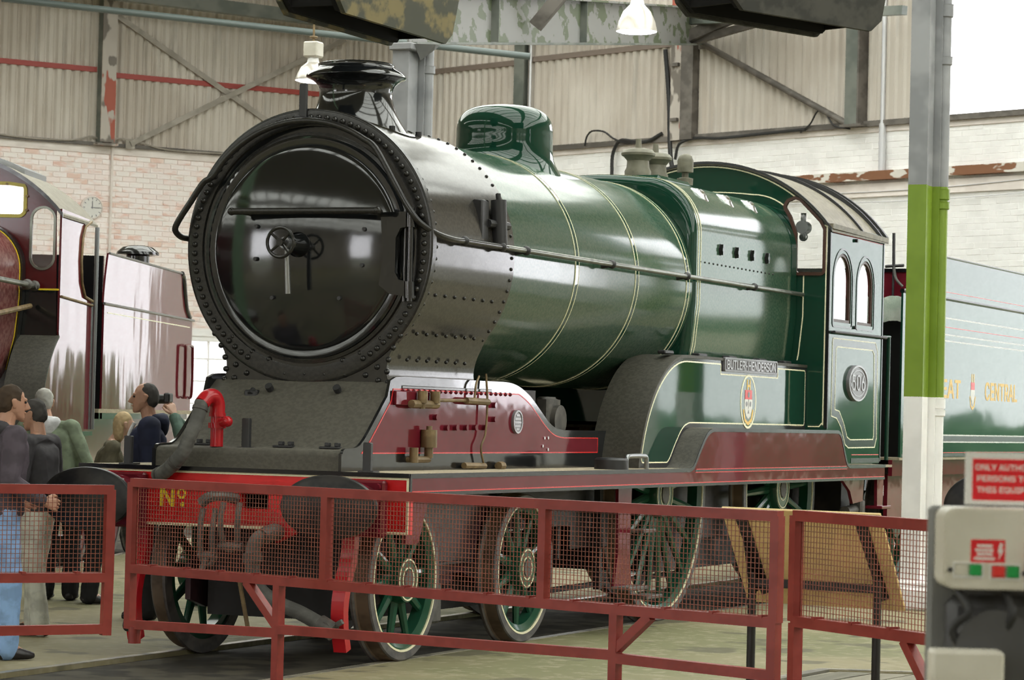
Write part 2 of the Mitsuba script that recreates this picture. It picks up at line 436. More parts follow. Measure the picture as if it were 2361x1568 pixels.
# left wall: pink, once whitewashed brick below, corrugated sheeting above
winL = sbox(22.43, 1.0, 24.05, 2.78)
gL = sbox(-28, 0, SL + 0.02, ZB).difference(winL)
struct('wall_left', py(gL, 0, 0.35), 'mortar_left', ML)
BR = mikit.ply(cbox(-0.112, 0.112, -0.012, 0.02, -0.036, 0.036, 0.004), 'brick_pink_0')
BW = mikit.ply(cbox(-0.1145, 0.1145, -0.004, 0.02, -0.0392, 0.0392, 0.003), 'brick_white_0')


def bricks(parent, M, s0, s1, z0, z1, base, mats, weights, hole, wanted, zpref):
    """courses of stretchers: the bricks that show largest are parts, the rest one mesh of loose bricks"""
    cells = []
    for j in range(int((z1 - z0) / 0.0825)):
        z = z1 - 0.042 - j * 0.0825; off = 0.118 * (j % 2)
        for i in range(int((s1 - s0) / 0.236)):
            s = s0 + 0.118 + off + i * 0.236
            if s > s1 - 0.1 or (hole and hole.buffer(0.1).contains(Point(s, z))): continue
            cells.append((s, z))
    cells.sort(key=zpref)
    loose = {m: [] for m in mats}
    for n, (s, z) in enumerate(cells):
        m = rnd.choices(mats, weights)[0]
        Q = M @ Tm(s, (rnd.random() - 0.5) * 0.008, z) @ trimesh.transformations.rotation_matrix((rnd.random() - 0.5) * 0.02, (0, 1, 0))
        if n < wanted: raw({**base, 'bsdf': {'type': 'ref', 'id': m}}, 'brick', parent, Q)
        else: loose[m].append(Q)
    v, f = meshkit.WRITTEN[base['filename']][:2]
    for m, L in loose.items():
        if L:
            k = obj('far_bricks', cat([trimesh.Trimesh(v @ Q[:3, :3].T + Q[:3, 3], f, process=False) for Q in L]), m, parent)
            labels[k] = {'kind': 'stuff'}


bricks('wall_left', ML, 18.4, SL - 0.05, 0.9, ZB - 0.12, BR, [f'brick_pink_{i}' for i in range(4)], [4, 3, 4, 1.0], winL, 300,
       lambda c: abs(c[0] - 21.1) * 0.35 + abs(c[1] - 4.9))
obj('coping', box(16, SL, -0.03, 0.2, ZB - 0.12, ZB), 'plaster_cap', 'wall_left', M=ML)
# window in the left wall, seen behind the smokebox
struct('window_1', cat([box(22.43, 22.5, -0.02, 0.12, 1.0, 2.78), box(23.98, 24.05, -0.02, 0.12, 1.0, 2.78), box(22.43, 24.05, -0.02, 0.12, 2.70, 2.78), box(22.43, 24.05, -0.02, 0.12, 1.0, 1.08)]), 'white_plastic', ML)
for i in range(1, 4): obj('glazing_bar', box(22.43 + i * 0.405 - 0.012, 22.43 + i * 0.405 + 0.012, 0.02, 0.07, 1.05, 2.75), 'white_plastic', 'window_1', M=ML)
for i in range(1, 5): obj('glazing_bar', box(22.45, 24.03, 0.02, 0.07, 1.0 + i * 0.356 - 0.012, 1.0 + i * 0.356 + 0.012), 'white_plastic', 'window_1', M=ML)
obj('lintel', box(22.3, 24.2, -0.04, 0.1, 2.78, 2.90), 'white_plastic', 'window_1', M=ML)
obj('pane', box(22.45, 24.03, 0.045, 0.046, 1.02, 2.76), 'glass_pane', 'window_1', M=ML)


def corrugated(s0, s1, z0, z1, pitch=0.152, depth=0.05):
    n = max(2, int(round((s1 - s0) / pitch * 8)) + 1); s = np.linspace(s0, s1, n)
    d = -depth / 2 * (1 + np.tanh(2.6 * (np.sin(2 * math.pi * s / pitch) + 0.45)))
    v = np.vstack([np.c_[s, d, np.full(n, z0)], np.c_[s, d, np.full(n, z1)]])
    f = [(i, i + 1, i + 1 + n) for i in range(n - 1)] + [(i, i + 1 + n, i + n) for i in range(n - 1)]
    return trimesh.Trimesh(v, f, process=False)


def cladding(name, M, s0, s1, z0, z1):
    k = struct(name, box(s0, s1, 0.03, 0.06, z0, z1), 'sheet', M)
    s = s0
    while s < s1 - 0.05:
        e = min(s + 0.76, s1)
        m = corrugated(s, e + 0.03, z0, z1); m.apply_translation((0, -0.003 * rnd.random(), 0))
        obj('sheet', m, 'sheet', k, True, M); s = e
    return k


cladding('wall_left_upper', ML, 16.0, SL, ZB, ZT)
struct('wall_left_far', box(-28, 16.0, 0.0, 0.05, ZB, ZT), 'sheet', ML)
obj('sole_plate', box(16, SL, -0.09, 0.0, ZB - 0.005, ZB + 0.05), 'brace_dark', 'wall_left_upper', M=ML)

# right wall: white brick, with the open doorway to the yard beyond the frame
door1, door2 = sbox(-2.0, 0, 0.6, 4.75), sbox(9.3, 0, 14.3, 5.35)
gR = sbox(SR, 0, 52, ZB).difference(unary_union([door1, door2, sbox(15.0, 1.75, 16.3, 4.6), sbox(16.5, 1.75, 17.6, 4.6)]))
struct('wall_right', py(gR, 0, 0.35), 'mortar_right', MR)
bricks('wall_right', MR, -0.6, 9.2, 2.2, ZB - 0.06, BW, [f'brick_white_{i}' for i in range(3)], [3, 2, 1], door1, 300,
       lambda c: abs(c[0] - 6.0) * 0.5 + abs(c[1] - 4.3))
obj('coping', box(-1.5, 9.3, -0.03, 0.2, ZB - 0.08, ZB), 'plaster_cap', 'wall_right', M=MR)
cladding('wall_right_upper', MR, SR, 6.7, ZB, ZT)
struct('wall_right_far', cat([box(13.0, 52, 0, 0.05, ZB, ZT), box(6.7, 13.0, 0, 0.05, 7.3, ZT)]), 'sheet', MR)
obj('sole_plate', box(SR, 17.0, -0.09, 0.0, ZB - 0.005, ZB + 0.07), 'brace_dark', 'wall_right_upper', M=MR)
struct('window_2', box(6.7, 13.0, 0.0, 0.02, ZB + 0.07, 7.3), {'type': 'diffuse', 'reflectance': {'type': 'rgb', 'value': [0.6, 0.6, 0.6]}}, MR)
scene['window_2']['emitter'] = {'type': 'area', 'radiance': {'type': 'rgb', 'value': [GLAZING, GLAZING, GLAZING * 1.04]}}

for i, (a, b, g) in enumerate(((15.0, 16.3, 1.5), (16.5, 17.6, 0.6))):          # two tall frosted windows beyond the frame, mirrored in the boiler side
    w = struct(f'window_{i + 20}', box(a, b, 0.1, 0.12, 1.75, 4.6), {'type': 'diffuse', 'reflectance': {'type': 'rgb', 'value': [0.6, 0.6, 0.6]}}, MR)
    scene[w]['emitter'] = {'type': 'area', 'radiance': {'type': 'rgb', 'value': [GLAZING * g, GLAZING * g, GLAZING * g * 1.05]}}
# the walls behind the camera, with their two open doorways, and the roof
cB = lambda s, d: C0 + bL * d + aL * s             # s toward the left wall, d toward the right one


def back_wall(name, p, q, doors):
    p, q = V(*p), V(*q); L = np.linalg.norm(q - p); e = (q - p) / L; n = V(-e[1], e[0])
    g = sbox(0, 0, L, ZT)
    for d in doors: g = g.difference(sbox(*d))
    struct(name, py(g, -0.3, 0), 'sheet', wallM(p, e, n))


pLB, pRB = cB(HA + 0.3, -27.5), cB(-27, -27.5)
sd = lambda x, y: float((V(x, y) - pLB) @ (-aL))
s1_, s2_ = sd(-27.0, -28.5), sd(-2.7, -44.0)
back_wall('wall_back', pLB, pRB, [(s1_ - 2.8, 0, s1_ + 3.2, 8.5), (s2_ - 3.2, 0, s2_ + 3.2, 8.5)])
back_wall('wall_side', pRB, cB(-27, 34), [])
struct('ceiling', pz(site, ZT, ZT + 0.1), 'roof_sheet')
for i, (d, hw_) in enumerate(((-22, 1.4), (-17, 1.4), (-12, 1.4), (-7, 1.2), (4, 0.7), (13.5, 1.9), (18.5, 2.1), (23.5, 2.1))):  # the two narrowest rows are added to brighten the engine front
    g = [strip(-aL, bL, hw_, t, t + 1.5, C0 + bL * d) for t in np.arange(-27, 29, 1.8)]
    w = struct(f'window_{i + 3}', cat([pz(p, ZT - 0.05, ZT - 0.03) for p in g]), {'type': 'diffuse', 'reflectance': {'type': 'rgb', 'value': [0.5, 0.5, 0.5]}})
    scene[w]['emitter'] = {'type': 'area', 'radiance': {'type': 'rgb', 'value': [SKYLIGHT * 0.97, SKYLIGHT, SKYLIGHT * 0.93]}}

# the yard outside the doorway
struct('yard', pz(sbox(-260, -260, 260, 260).difference(site.buffer(5)), -0.6, -0.3), 'outside_ground')


def bush_row(p, q, h, wd, seed):
    p, q = V(*p), V(*q); L = np.linalg.norm(q - p); e = (q - p) / L; r = random.Random(seed); parts = []
    t = 0
    while t < L:
        hh = h * (0.55 + 0.7 * r.random()) if r.random() < 0.85 else h * (1.2 + 0.6 * r.random())
        ball = trimesh.creation.icosphere(3, 1.0); s = 0.8 + 1.2 * r.random()
        v = ball.vertices * (s * 1.2, wd, hh)
        v *= (1 + 0.35 * (meshkit.fbm(v * 1.3 + t, 3) - 0.5))[:, None]
        c = p + e * t
        v += (c[0], c[1], -0.4); parts.append(trimesh.Trimesh(v, ball.faces, process=False)); t += s * 1.1
    return cat(parts)


hb = oR + nR * 62 + eR * 10
k = obj('hedge', bush_row(hb - eR * 75, hb + eR * 95, 2.5, 2.0, 3), 'leaf', smooth=True)
labels[k] = {'label': 'dark green row of bushes beyond the yard, mirrored in the locomotive side', 'category': 'hedge', 'kind': 'stuff'}

# ------------------------------------------------------------------ the green locomotive
L = thing('steam_locomotive', 'large green and black express steam engine with maroon frames, the main engine of the hall', 'locomotive')
ZC, RS, RB = 2.735, 0.90, 0.868       # boiler axis height, smokebox and boiler radius
YS, YR = 0.06, 1.46                   # smokebox front and rear
YD, YE = 4.78, 7.828                  # driving axles
YF, YCAB = 5.20, 7.92                 # firebox front, cab front


def P(name, mesh, m, parent=None, smooth=30, **lab):
    return obj(name, mesh, m, parent or L, smooth, **lab)


def strip_x(line, w, x, t=0.003):
    """painted line on a plane that faces +x: a thin raised band along a (y, z) path"""
    g = LineString(line) if not hasattr(line, 'geom_type') else line
    return px(g.buffer(w / 2, cap_style=2, join_style=1, quad_segs=4), x, x + t)


# --- wheels
def spoke(r0, r1, w0, w1, d0, d1, a):
    q = []
    for r, w, d in ((r0, w0, d0), (r1, w1, d1)):
        for k in range(8):
            t = 2 * math.pi * k / 8; q.append((0.0 + d * math.cos(t), w * math.sin(t), r))
    m = hullm(q); m.apply_transform(trimesh.transformations.rotation_matrix(a, (1, 0, 0))); return m


def xlathe(prof, n=48): return lathe(prof, (0, 0, 0), (1, 0, 0), n)


def wheel_parts(R, nsp, hub, lring):
    """a spoked wheel about the x axis, outer face at x = 0.065"""
    ri = R - 0.065
    d = {}
    d['tyre'] = (xlathe([(ri, -0.065), (R + 0.028, -0.065), (R + 0.03, -0.045), (R + 0.004, -0.03), (R, 0.058), (R - 0.008, 0.066), (ri, 0.066), (ri, -0.065)], 72), 'wheel_tyre')
    d['tread'] = (xlathe([(R + 0.0305, -0.050), (R + 0.0055, -0.028), (R + 0.0015, 0.052), (R - 0.004, 0.052), (R - 0.004, -0.05), (R + 0.0305, -0.05)], 72), 'tread_rust')
    cen = [xlathe([(ri - 0.06, -0.05), (ri + 0.002, -0.05), (ri + 0.002, 0.055), (ri - 0.02, 0.058), (ri - 0.06, 0.035), (ri - 0.06, -0.05)], 72),
           xlathe([(0, -0.07), (hub, -0.07), (hub * 1.03, 0.03), (hub * 0.95, 0.085), (0, 0.088)], 40)]
    for k in range(nsp): cen.append(spoke(hub * 0.7, ri - 0.03, 0.042, 0.026, 0.032, 0.02, 2 * math.pi * (k + 0.5) / nsp))
    d['centre'] = (cat(cen), 'paint_green_wheel')
    d['rim_line'] = (xlathe([(lring - 0.008, 0.058), (lring + 0.006, 0.066), (lring + 0.006, 0.0685), (lring - 0.008, 0.0685), (lring - 0.008, 0.058)], 72), 'line_cream')
    for i, rr in enumerate((hub * 0.86, hub * 0.52)):
        d[f'hub_line{i}'] = (xlathe([(rr - 0.005, 0.086), (rr + 0.005, 0.086), (rr + 0.005, 0.0905), (rr - 0.005, 0.0905), (rr - 0.005, 0.086)], 40), 'line_cream')
    d['axle_end'] = (xlathe([(0, 0.08), (hub * 0.42, 0.08), (hub * 0.40, 0.096), (0, 0.098)], 32), 'grey_iron')
    return {k: mikit.ply(m, b, smooth=35) for k, (m, b) in d.items()}


def put_wheel(name, parts, x, y, R, turn=0.0):
    for side in (1, -1):
        M = Tm(side * x, y, R, 0 if side > 0 else math.pi) @ trimesh.transformations.rotation_matrix(turn, (1, 0, 0))
        key = raw(parts['centre'], name, L, M)
        for k, d in parts.items():
            if k != 'centre': raw(d, k.rstrip('01') if k.startswith('hub_line') else k, key, M)


bw = wheel_parts(0.533, 10, 0.155, 0.468)
put_wheel('bogie_wheel', bw, 0.745, 0.0, 0.533, 0.1); put_wheel('bogie_wheel', bw, 0.745, 1.981, 0.533, 0.35)
dw = wheel_parts(1.029, 20, 0.20, 0.955)
put_wheel('driving_wheel', dw, 0.745, YD, 1.029, 0.0); put_wheel('driving_wheel', dw, 0.745, YE, 1.029, 0.2)
for y, R in ((0, 0.533), (1.981, 0.533), (YD, 1.029), (YE, 1.029)): P('axle', cyl((-0.66, y, R), (0.66, y, R), 0.085), 'dark_iron')

# --- frames and bogie
P('main_frame', cat([box(s * 0.60 - 0.015, s * 0.60 + 0.015, y0, y1, z0, 1.22) for s in (1, -1) for y0, y1, z0 in ((-0.7, 0.75, 0.92), (0.75, 3.3, 0.80), (3.3, 9.7, 0.62))]), 'dark_frame', smooth=False)
gb = Polygon([(-0.42, 0.36), (-0.42, 0.60), (-0.1, 0.78), (2.08, 0.78), (2.40, 0.60), (2.40, 0.36), (2.2, 0.30), (1.35, 0.52), (0.6, 0.52), (-0.2, 0.30)])
P('bogie_frame', cat([px(gb, s * 0.585 - 0.02, s * 0.585 + 0.02) for s in (1, -1)] + [box(-0.58, 0.58, 0.75, 1.25, 0.45, 0.8)]), 'frame_maroon', smooth=False)
for s in (1, -1):
    P('cylinder_block', cat([box(s * 0.56 - 0.1, s * 0.56 + 0.1, 0.55, 1.65, 0.62, 1.15)]), 'frame_maroon', smooth=False)
    P('bogie_spring', cat([bar((s * 0.62, 0.35 - 0.03 * k, 0.60 + 0.022 * k), (s * 0.62, 1.63 + 0.03 * k, 0.60 + 0.022 * k), 0.08, 0.018) for k in range(5)]), 'dark_iron', smooth=False)
    P('bogie_step_box', cbox(s * 0.66 - 0.06, s * 0.66 + 0.06, 0.62, 0.78, 0.20, 0.48, 0.02), 'grey_iron', smooth=False)
P('bogie_centre', cat([box(-0.50, 0.50, -0.30, 2.30, 0.26, 0.92)]), 'soot_iron', smooth=False)
P('motion_plate', box(-0.58, 0.58, 3.15, 3.18, 0.55, 1.2), 'dark_frame', smooth=False)
for s in (1, -1):
    for x in (0.25, 0.5): P('slide_bar', box(s * x - 0.03, s * x + 0.03, 1.7, 3.3, 0.78, 0.84), 'steel', smooth=False)
    P('brake_hanger', cat([bar((s * 0.70, YD - 1.12, 1.15), (s * 0.70, YD - 1.10, 0.30), 0.05, 0.06), cbox(s * 0.70 - 0.05, s * 0.70 + 0.05, YD - 1.14, YD - 1.02, 0.62, 0.98, 0.015)]), 'dark_iron', smooth=False)
P('ash_pan', box(-0.55, 0.55, 5.3, 7.4, 0.36, 1.2), 'dark_iron', smooth=False)
P('brake_rigging', cat([bar((-0.5, 2.9, 0.25), (0.5, 2.9, 0.25), 0.05, 0.05), bar((0.2, 2.9, 0.25), (0.2, 7.0, 0.28), 0.04, 0.04), cyl((-0.3, 3.5, 0.35), (-0.3, 4.6, 0.35), 0.16)]), 'dark_iron', smooth=False)
P('inside_motion', cat([cyl((0.3, 2.2, 0.62), (0.3, 4.7, 0.95), 0.05), cyl((-0.3, 2.2, 0.62), (-0.3, 4.7, 1.0), 0.05), box(-0.5, 0.5, 4.3, 5.2, 0.55, 1.2)]), 'dark_iron', smooth=False)
# outside coupling rod
P('coupling_rod', cat([px(LineString([(YD, 1.27), (YE, 1.27)]).buffer(0.055), 0.865, 0.905)] + [cyl((0.85, y, 1.27), (0.93, y, 1.27), 0.10) for y in (YD, YE)]), 'steel')
# maroon rod-like step below the footplate, by the driving wheel
P('footstep', cat([px([(3.10, 1.11), (3.38, 1.11), (3.36, 0.62), (3.42, 0.36), (3.06, 0.36), (3.12, 0.62)], 1.06, 1.085)]), 'paint_maroon', smooth=False)
fs = f'{L}__footstep'
obj('tread', cat([cbox(1.06, 1.22, 3.04, 3.44, 0.335, 0.365, 0.006), cbox(1.085, 1.20, 3.36, 3.62, 0.76, 0.79, 0.006), cbox(1.06, 1.22, 3.40, 3.74, 0.255, 0.285, 0.006)]), 'grey_iron', fs)

# --- footplate, valance, buffer beam
P('footplate', cat([box(-1.21, 1.21, -0.80, 4.30, 1.222, 1.246), box(0.60, 1.21, 4.88, 8.22, 1.545, 1.568), box(-1.21, -0.60, 4.88, 8.22, 1.545, 1.568), box(-1.21, 1.21, 8.5, 10.05, 1.222, 1.246)]), 'dusty_deck', smooth=False)
sA = smoothpath([(4.22, 1.234), (4.32, 1.236), (4.42, 1.27), (4.56, 1.40), (4.70, 1.51), (4.82, 1.55), (4.92, 1.556)], 6)
sB = smoothpath([(8.18, 1.556), (8.28, 1.55), (8.37, 1.50), (8.46, 1.38), (8.54, 1.28), (8.62, 1.24), (8.74, 1.234)], 6)
for s in (1, -1):
    x0, x1 = (0.60, 1.21) if s > 0 else (-1.21, -0.60)
    P('footplate_curve', cat([px(LineString(c).buffer(0.012, cap_style=2), x0, x1) for c in (sA, sB)]), 'splasher_top')
vtop = [(-0.79, 1.222)] + [(y, z - 0.012) for y, z in sA] + [(y, z - 0.012) for y, z in sB] + [(9.80, 1.222)]
vpoly = Polygon([(-0.79, 1.115)] + vtop + [(9.80, 1.115)])
for s in (1, -1):
    m = px(vpoly, 1.19, 1.21)
    k = P('valance', m if s > 0 else mirror_x(m), 'paint_maroon', smooth=False)
    if s > 0:
        obj('edge_band', cat([strip_x([(-0.80, 1.233)] + list(sA) + list(sB) + [(9.82, 1.235)], 0.030, 1.208, 0.006), strip_x([(-0.79, 1.118), (9.8, 1.118)], 0.022, 1.208, 0.005), strip_x([(-0.79, 1.11), (-0.79, 1.23)], 0.03, 1.208, 0.005),
                              strip_x([(4.44, 1.228), (8.55, 1.228)], 0.014, 1.209)]), 'line_black', k)
        obj('lining', cat([strip_x([(-0.77, 1.134), (9.78, 1.134)], 0.007, 1.21), strip_x([(4.46, 1.240), (8.53, 1.240)], 0.006, 1.2105), strip_x([(4.44, 1.215), (8.55, 1.215)], 0.006, 1.2105)]), 'line_red', k)
# wing of the frame that sweeps down behind the beam
P('frame_wing', px([(-0.74, 1.12), (-0.36, 1.12), (-0.45, 1.02), (-0.52, 0.86), (-0.56, 0.80), (-0.74, 0.80)], 1.13, 1.16), 'paint_maroon', smooth=False)
hole = sbox(0.02, 1.0, 0.20, 1.075).buffer(0.01)
bb = P('buffer_beam', py(sbox(-1.205, 0.862, 1.205, 1.222).difference(hole), -0.80, -0.74), 'paint_red', smooth=False)
obj('border', py(sbox(-1.205, 0.862, 1.205, 1.222).difference(sbox(-1.187, 0.880, 1.187, 1.206)), -0.803, -0.80), 'line_cream', bb)
obj('deck_edge', box(-1.21, 1.21, -0.815, -0.798, 1.220, 1.248), 'line_black', bb)
obj('number_lettering', cat([on_ny(text('N', 0.125, 0.003), -0.605, -0.801, 0.985), on_ny(text('o', 0.085, 0.003), -0.468, -0.801, 1.04), on_ny(text('.', 0.13, 0.003), -0.452, -0.801, 0.99)]), 'line_yellow', bb)
obj('pad_plate', cat([py(sbox(-0.33, 0.90, 0.42, 1.17).difference(hole.buffer(0.004)), -0.812, -0.799)]), 'paint_red', bb)
obj('drawhook_plate', py(Polygon([(0.26, 0.99), (0.40, 0.93), (0.43, 0.84), (0.30, 0.78), (0.24, 0.86)]), -0.85, -0.81), 'paint_red_part', bb)

# --- buffers: square maroon stock, oval black head
for s in (1, -1):
    k = P('buffer', cat([cbox(s * 0.87 - 0.19, s * 0.87 + 0.19, -0.86, -0.80, 0.84, 1.20, 0.015), cyl((s * 0.87, -0.86, 1.034), (s * 0.87, -1.10, 1.034), 0.15, 0.115, 24)]), 'paint_maroon', label='maroon buffer stock with an oval black head')
    ell = np.array([(0.334 * math.cos(t), 0.2 * math.sin(t)) for t in np.linspace(0, 2 * math.pi, 56, endpoint=False)])
    ring = lambda f, y: np.c_[s * 0.87 + ell[:, 0] * f, np.full(len(ell), y), 1.034 + ell[:, 1] * f]
    obj('head', loft([ring(0.05, -1.298), ring(0.5, -1.29), ring(0.9, -1.272), ring(0.985, -1.262), ring(1.0, -1.252), ring(1.0, -1.232), ring(0.97, -1.225), ring(0.4, -1.215)][::-1]), 'buffer_black', k, 40)
    obj('ram', cyl((s * 0.87, -1.08, 1.034), (s * 0.87, -1.23, 1.034), 0.075, n=24), 'dark_iron', k, 40)
    obj('bolt', cat([cyl((s * 0.87 + a, -0.86, 1.02 + b), (s * 0.87 + a, -0.885, 1.02 + b), 0.02, n=8) for a in (-.15, .15) for b in (-.14, .14)]), 'paint_maroon', k)

# --- coupling, hoses, guard irons, lamp irons
sh = lambda x, w, z0, z1, y: tube(smoothpath([(x - w, y, z1), (x - w, y - 0.03, (z0 + z1) / 2), (x - w * 0.8, y, z0), (x, y, z0 - 0.03), (x + w * 0.8, y, z0), (x + w, y - 0.03, (z0 + z1) / 2), (x + w, y, z1)], 5), 0.02, 8)
k = P('screw_coupling', cat([sh(-0.10, 0.045, 0.66, 0.99, -1.02), tube([(-0.16, -1.02, 0.69), (-0.04, -1.02, 0.69)], 0.03), tube([(-0.1, -1.02, 0.69), (-0.14, -1.06, 0.55)], 0.022),
                             tube(smoothpath([(0.0, -0.84, 1.05), (-0.05, -0.95, 1.07), (-0.1, -1.03, 1.06), (-0.15, -1.04, 1.02)], 5), 0.035)]), 'grey_iron')
obj('shackle', cat([sh(0.05, 0.06, 0.76, 1.03, -1.00), tube([(-0.03, -1.0, 0.75), (0.14, -1.0, 0.75)], 0.03)]), 'grey_iron', k, 40)
k = P('vacuum_standpipe', cat([cyl((-0.262, -0.66, 1.38), (-0.262, -0.66, 1.60), 0.042, n=20), cyl((-0.262, -0.66, 1.50), (-0.262, -0.66, 1.535), 0.058, n=20), cyl((-0.262, -0.66, 1.575), (-0.262, -0.66, 1.60), 0.055, n=20),
                               tube(smoothpath([(-0.262, -0.66, 1.59), (-0.262, -0.665, 1.66), (-0.27, -0.70, 1.705), (-0.29, -0.75, 1.70), (-0.305, -0.79, 1.66)], 6), 0.05, 14), cyl((-0.27, -0.69, 1.70), (-0.27, -0.69, 1.75), 0.02),
                               cyl((-0.25, -0.66, 1.53), (-0.165, -0.70, 1.545), 0.03), trimesh.creation.icosphere(2, 0.036).apply_translation((-0.165, -0.70, 1.545))]), 'paint_red_part', smooth=40, label='bright red vacuum standpipe')
hp = smoothpath([(-0.305, -0.79, 1.67), (-0.315, -0.83, 1.56), (-0.34, -0.87, 1.45), (-0.38, -0.89, 1.34), (-0.45, -0.89, 1.26), (-0.53, -0.87, 1.205), (-0.60, -0.83, 1.185)], 10)
obj('hose', tube(hp, 0.047 + 0.0018 * np.sin(np.arange(len(hp)) * 2.1), 16), 'rubber_hose', k, 40, label='grey ribbed rubber hose')
obj('hose_clip', cat([tube(hp[i:i + 3], 0.052, 14) for i in (3, 38, 54)]), 'grey_iron', k, 40)
hp2 = smoothpath([(0.30, -0.90, 0.84), (0.24, -1.0, 0.80), (0.22, -1.02, 0.66), (0.25, -0.98, 0.50), (0.36, -0.94, 0.41), (0.52, -0.92, 0.35), (0.68, -0.92, 0.28)], 10)
k = P('steam_heat_hose', tube(hp2, 0.048, 14), 'rubber_hose', smooth=40, label='hanging grey heating hose with a steel end')
obj('hose_end', cat([cyl((0.66, -0.92, 0.29), (0.76, -0.92, 0.24), 0.06, n=14), bar((0.74, -0.92, 0.26), (0.82, -0.92, 0.31), 0.03, 0.03), cyl((0.72, -0.97, 0.27), (0.72, -0.87, 0.27), 0.035)]), 'grey_iron', k, 40)
obj('elbow', cat([tube(smoothpath([(0.30, -0.80, 0.84), (0.30, -0.90, 0.85), (0.27, -0.98, 0.82)], 6), 0.055, 12), cyl((0.225, -1.02, 0.66), (0.22, -1.02, 0.72), 0.062)]), 'grey_iron', k, 40)
for s in (1, -1):
    pth = smoothpath([(-0.70, 0.87), (-0.72, 0.70), (-0.79, 0.55), (-0.83, 0.40), (-0.82, 0.25), (-0.78, 0.115)], 6)
    g = LineString(pth).buffer(0.034, cap_style=2)
    P('guard_iron', px(g, s * 0.755 - 0.045, s * 0.755 + 0.045), 'paint_red_part', smooth=40)
for x, y, z0, h in ((-0.075, -0.60, 1.37, 0.20), (0.86, -0.70, 1.245, 0.19), (-0.90, -0.70, 1.245, 0.19)):
    P('lamp_iron', cat([cbox(x - 0.028, x + 0.028, y - 0.02, y + 0.02, z0, z0 + h, 0.006), box(x - 0.05, x + 0.06, y - 0.04, y + 0.05, z0 - 0.002, z0 + 0.012)]), 'dark_iron', smooth=False)
P('lamp_iron', cat([cbox(-0.085, -0.03, 0.02, 0.05, 3.58, 3.83, 0.006), cyl((-0.10, 0.0, 3.60), (0.0, 0.02, 3.585), 0.016)]), 'dark_iron', smooth=False)
P('drain_cock', cat([tube([(-0.05, -0.7, 0.55), (0.02, -0.68, 0.20)], 0.015), cyl((0.02, -0.68, 0.19), (0.03, -0.68, 0.22), 0.03)]), 'brass_dull', smooth=40)

# --- saddle: sloping front between the frame plates, step box, maroon frame plates
sl = smoothpath([(0.05, 1.83), (-0.10, 1.72), (-0.28, 1.56), (-0.42, 1.44), (-0.52, 1.388), (-0.62, 1.380), (-0.70, 1.374), (-0.725, 1.35), (-0.73, 1.31)], 6)
P('saddle_front', px(Polygon([tuple(q) for q in sl] + [(-0.73, 1.246), (0.05, 1.246)]), -0.675, 0.675), 'dusty_black', smooth=40)
for i, (x, t) in enumerate(((-0.20, 0.75), (0.31, 0.75))): P('saddle_bolt', cyl((x, -0.06, 1.765), (x, -0.09, 1.79), 0.026, n=10), 'dark_iron', smooth=False)
P('saddle_bracket', cat([cbox(-0.38, -0.28, -0.10, 0.0, 1.70, 1.76, 0.01), cyl((-0.33, -0.10, 1.73), (-0.33, -0.06, 1.76), 0.02)]), 'dark_iron', smooth=False)
for x in (-0.45, 0.16, 0.50):
    P('hinge_lug', cat([cbox(x - 0.07, x + 0.07, -0.55, -0.47, 1.385, 1.40, 0.004), cbox(x - 0.04, x - 0.01, -0.53, -0.49, 1.40, 1.425, 0.004), cbox(x + 0.03, x + 0.06, -0.53, -0.49, 1.40, 1.425, 0.004)]), 'dark_iron', smooth=False)
fp = [(-0.745, 1.246)] + [(-0.745, 1.36)] + [tuple(q) for q in np.c_[sl[::-1][:, 0], sl[::-1][:, 1] + 0.014]][4:-6]
fp += [(-0.06, 1.84), (0.02, 1.865), (0.15, 1.87), (1.80, 1.87)]
fp += [tuple(q) for q in smoothpath([(1.80, 1.87), (1.95, 1.862), (2.10, 1.835), (2.28, 1.775), (2.45, 1.69), (2.60, 1.61), (2.74, 1.555), (2.90, 1.532), (3.10, 1.53)], 5)[1:]] + [(3.80, 1.53), (3.80, 1.246)]
fpoly = Polygon(fp).buffer(0)
inner = Polygon([q for q in fpoly.buffer(-0.058, join_style=1).exterior.coords]).intersection(sbox(-1, 1.362, 3.62, 1.785))
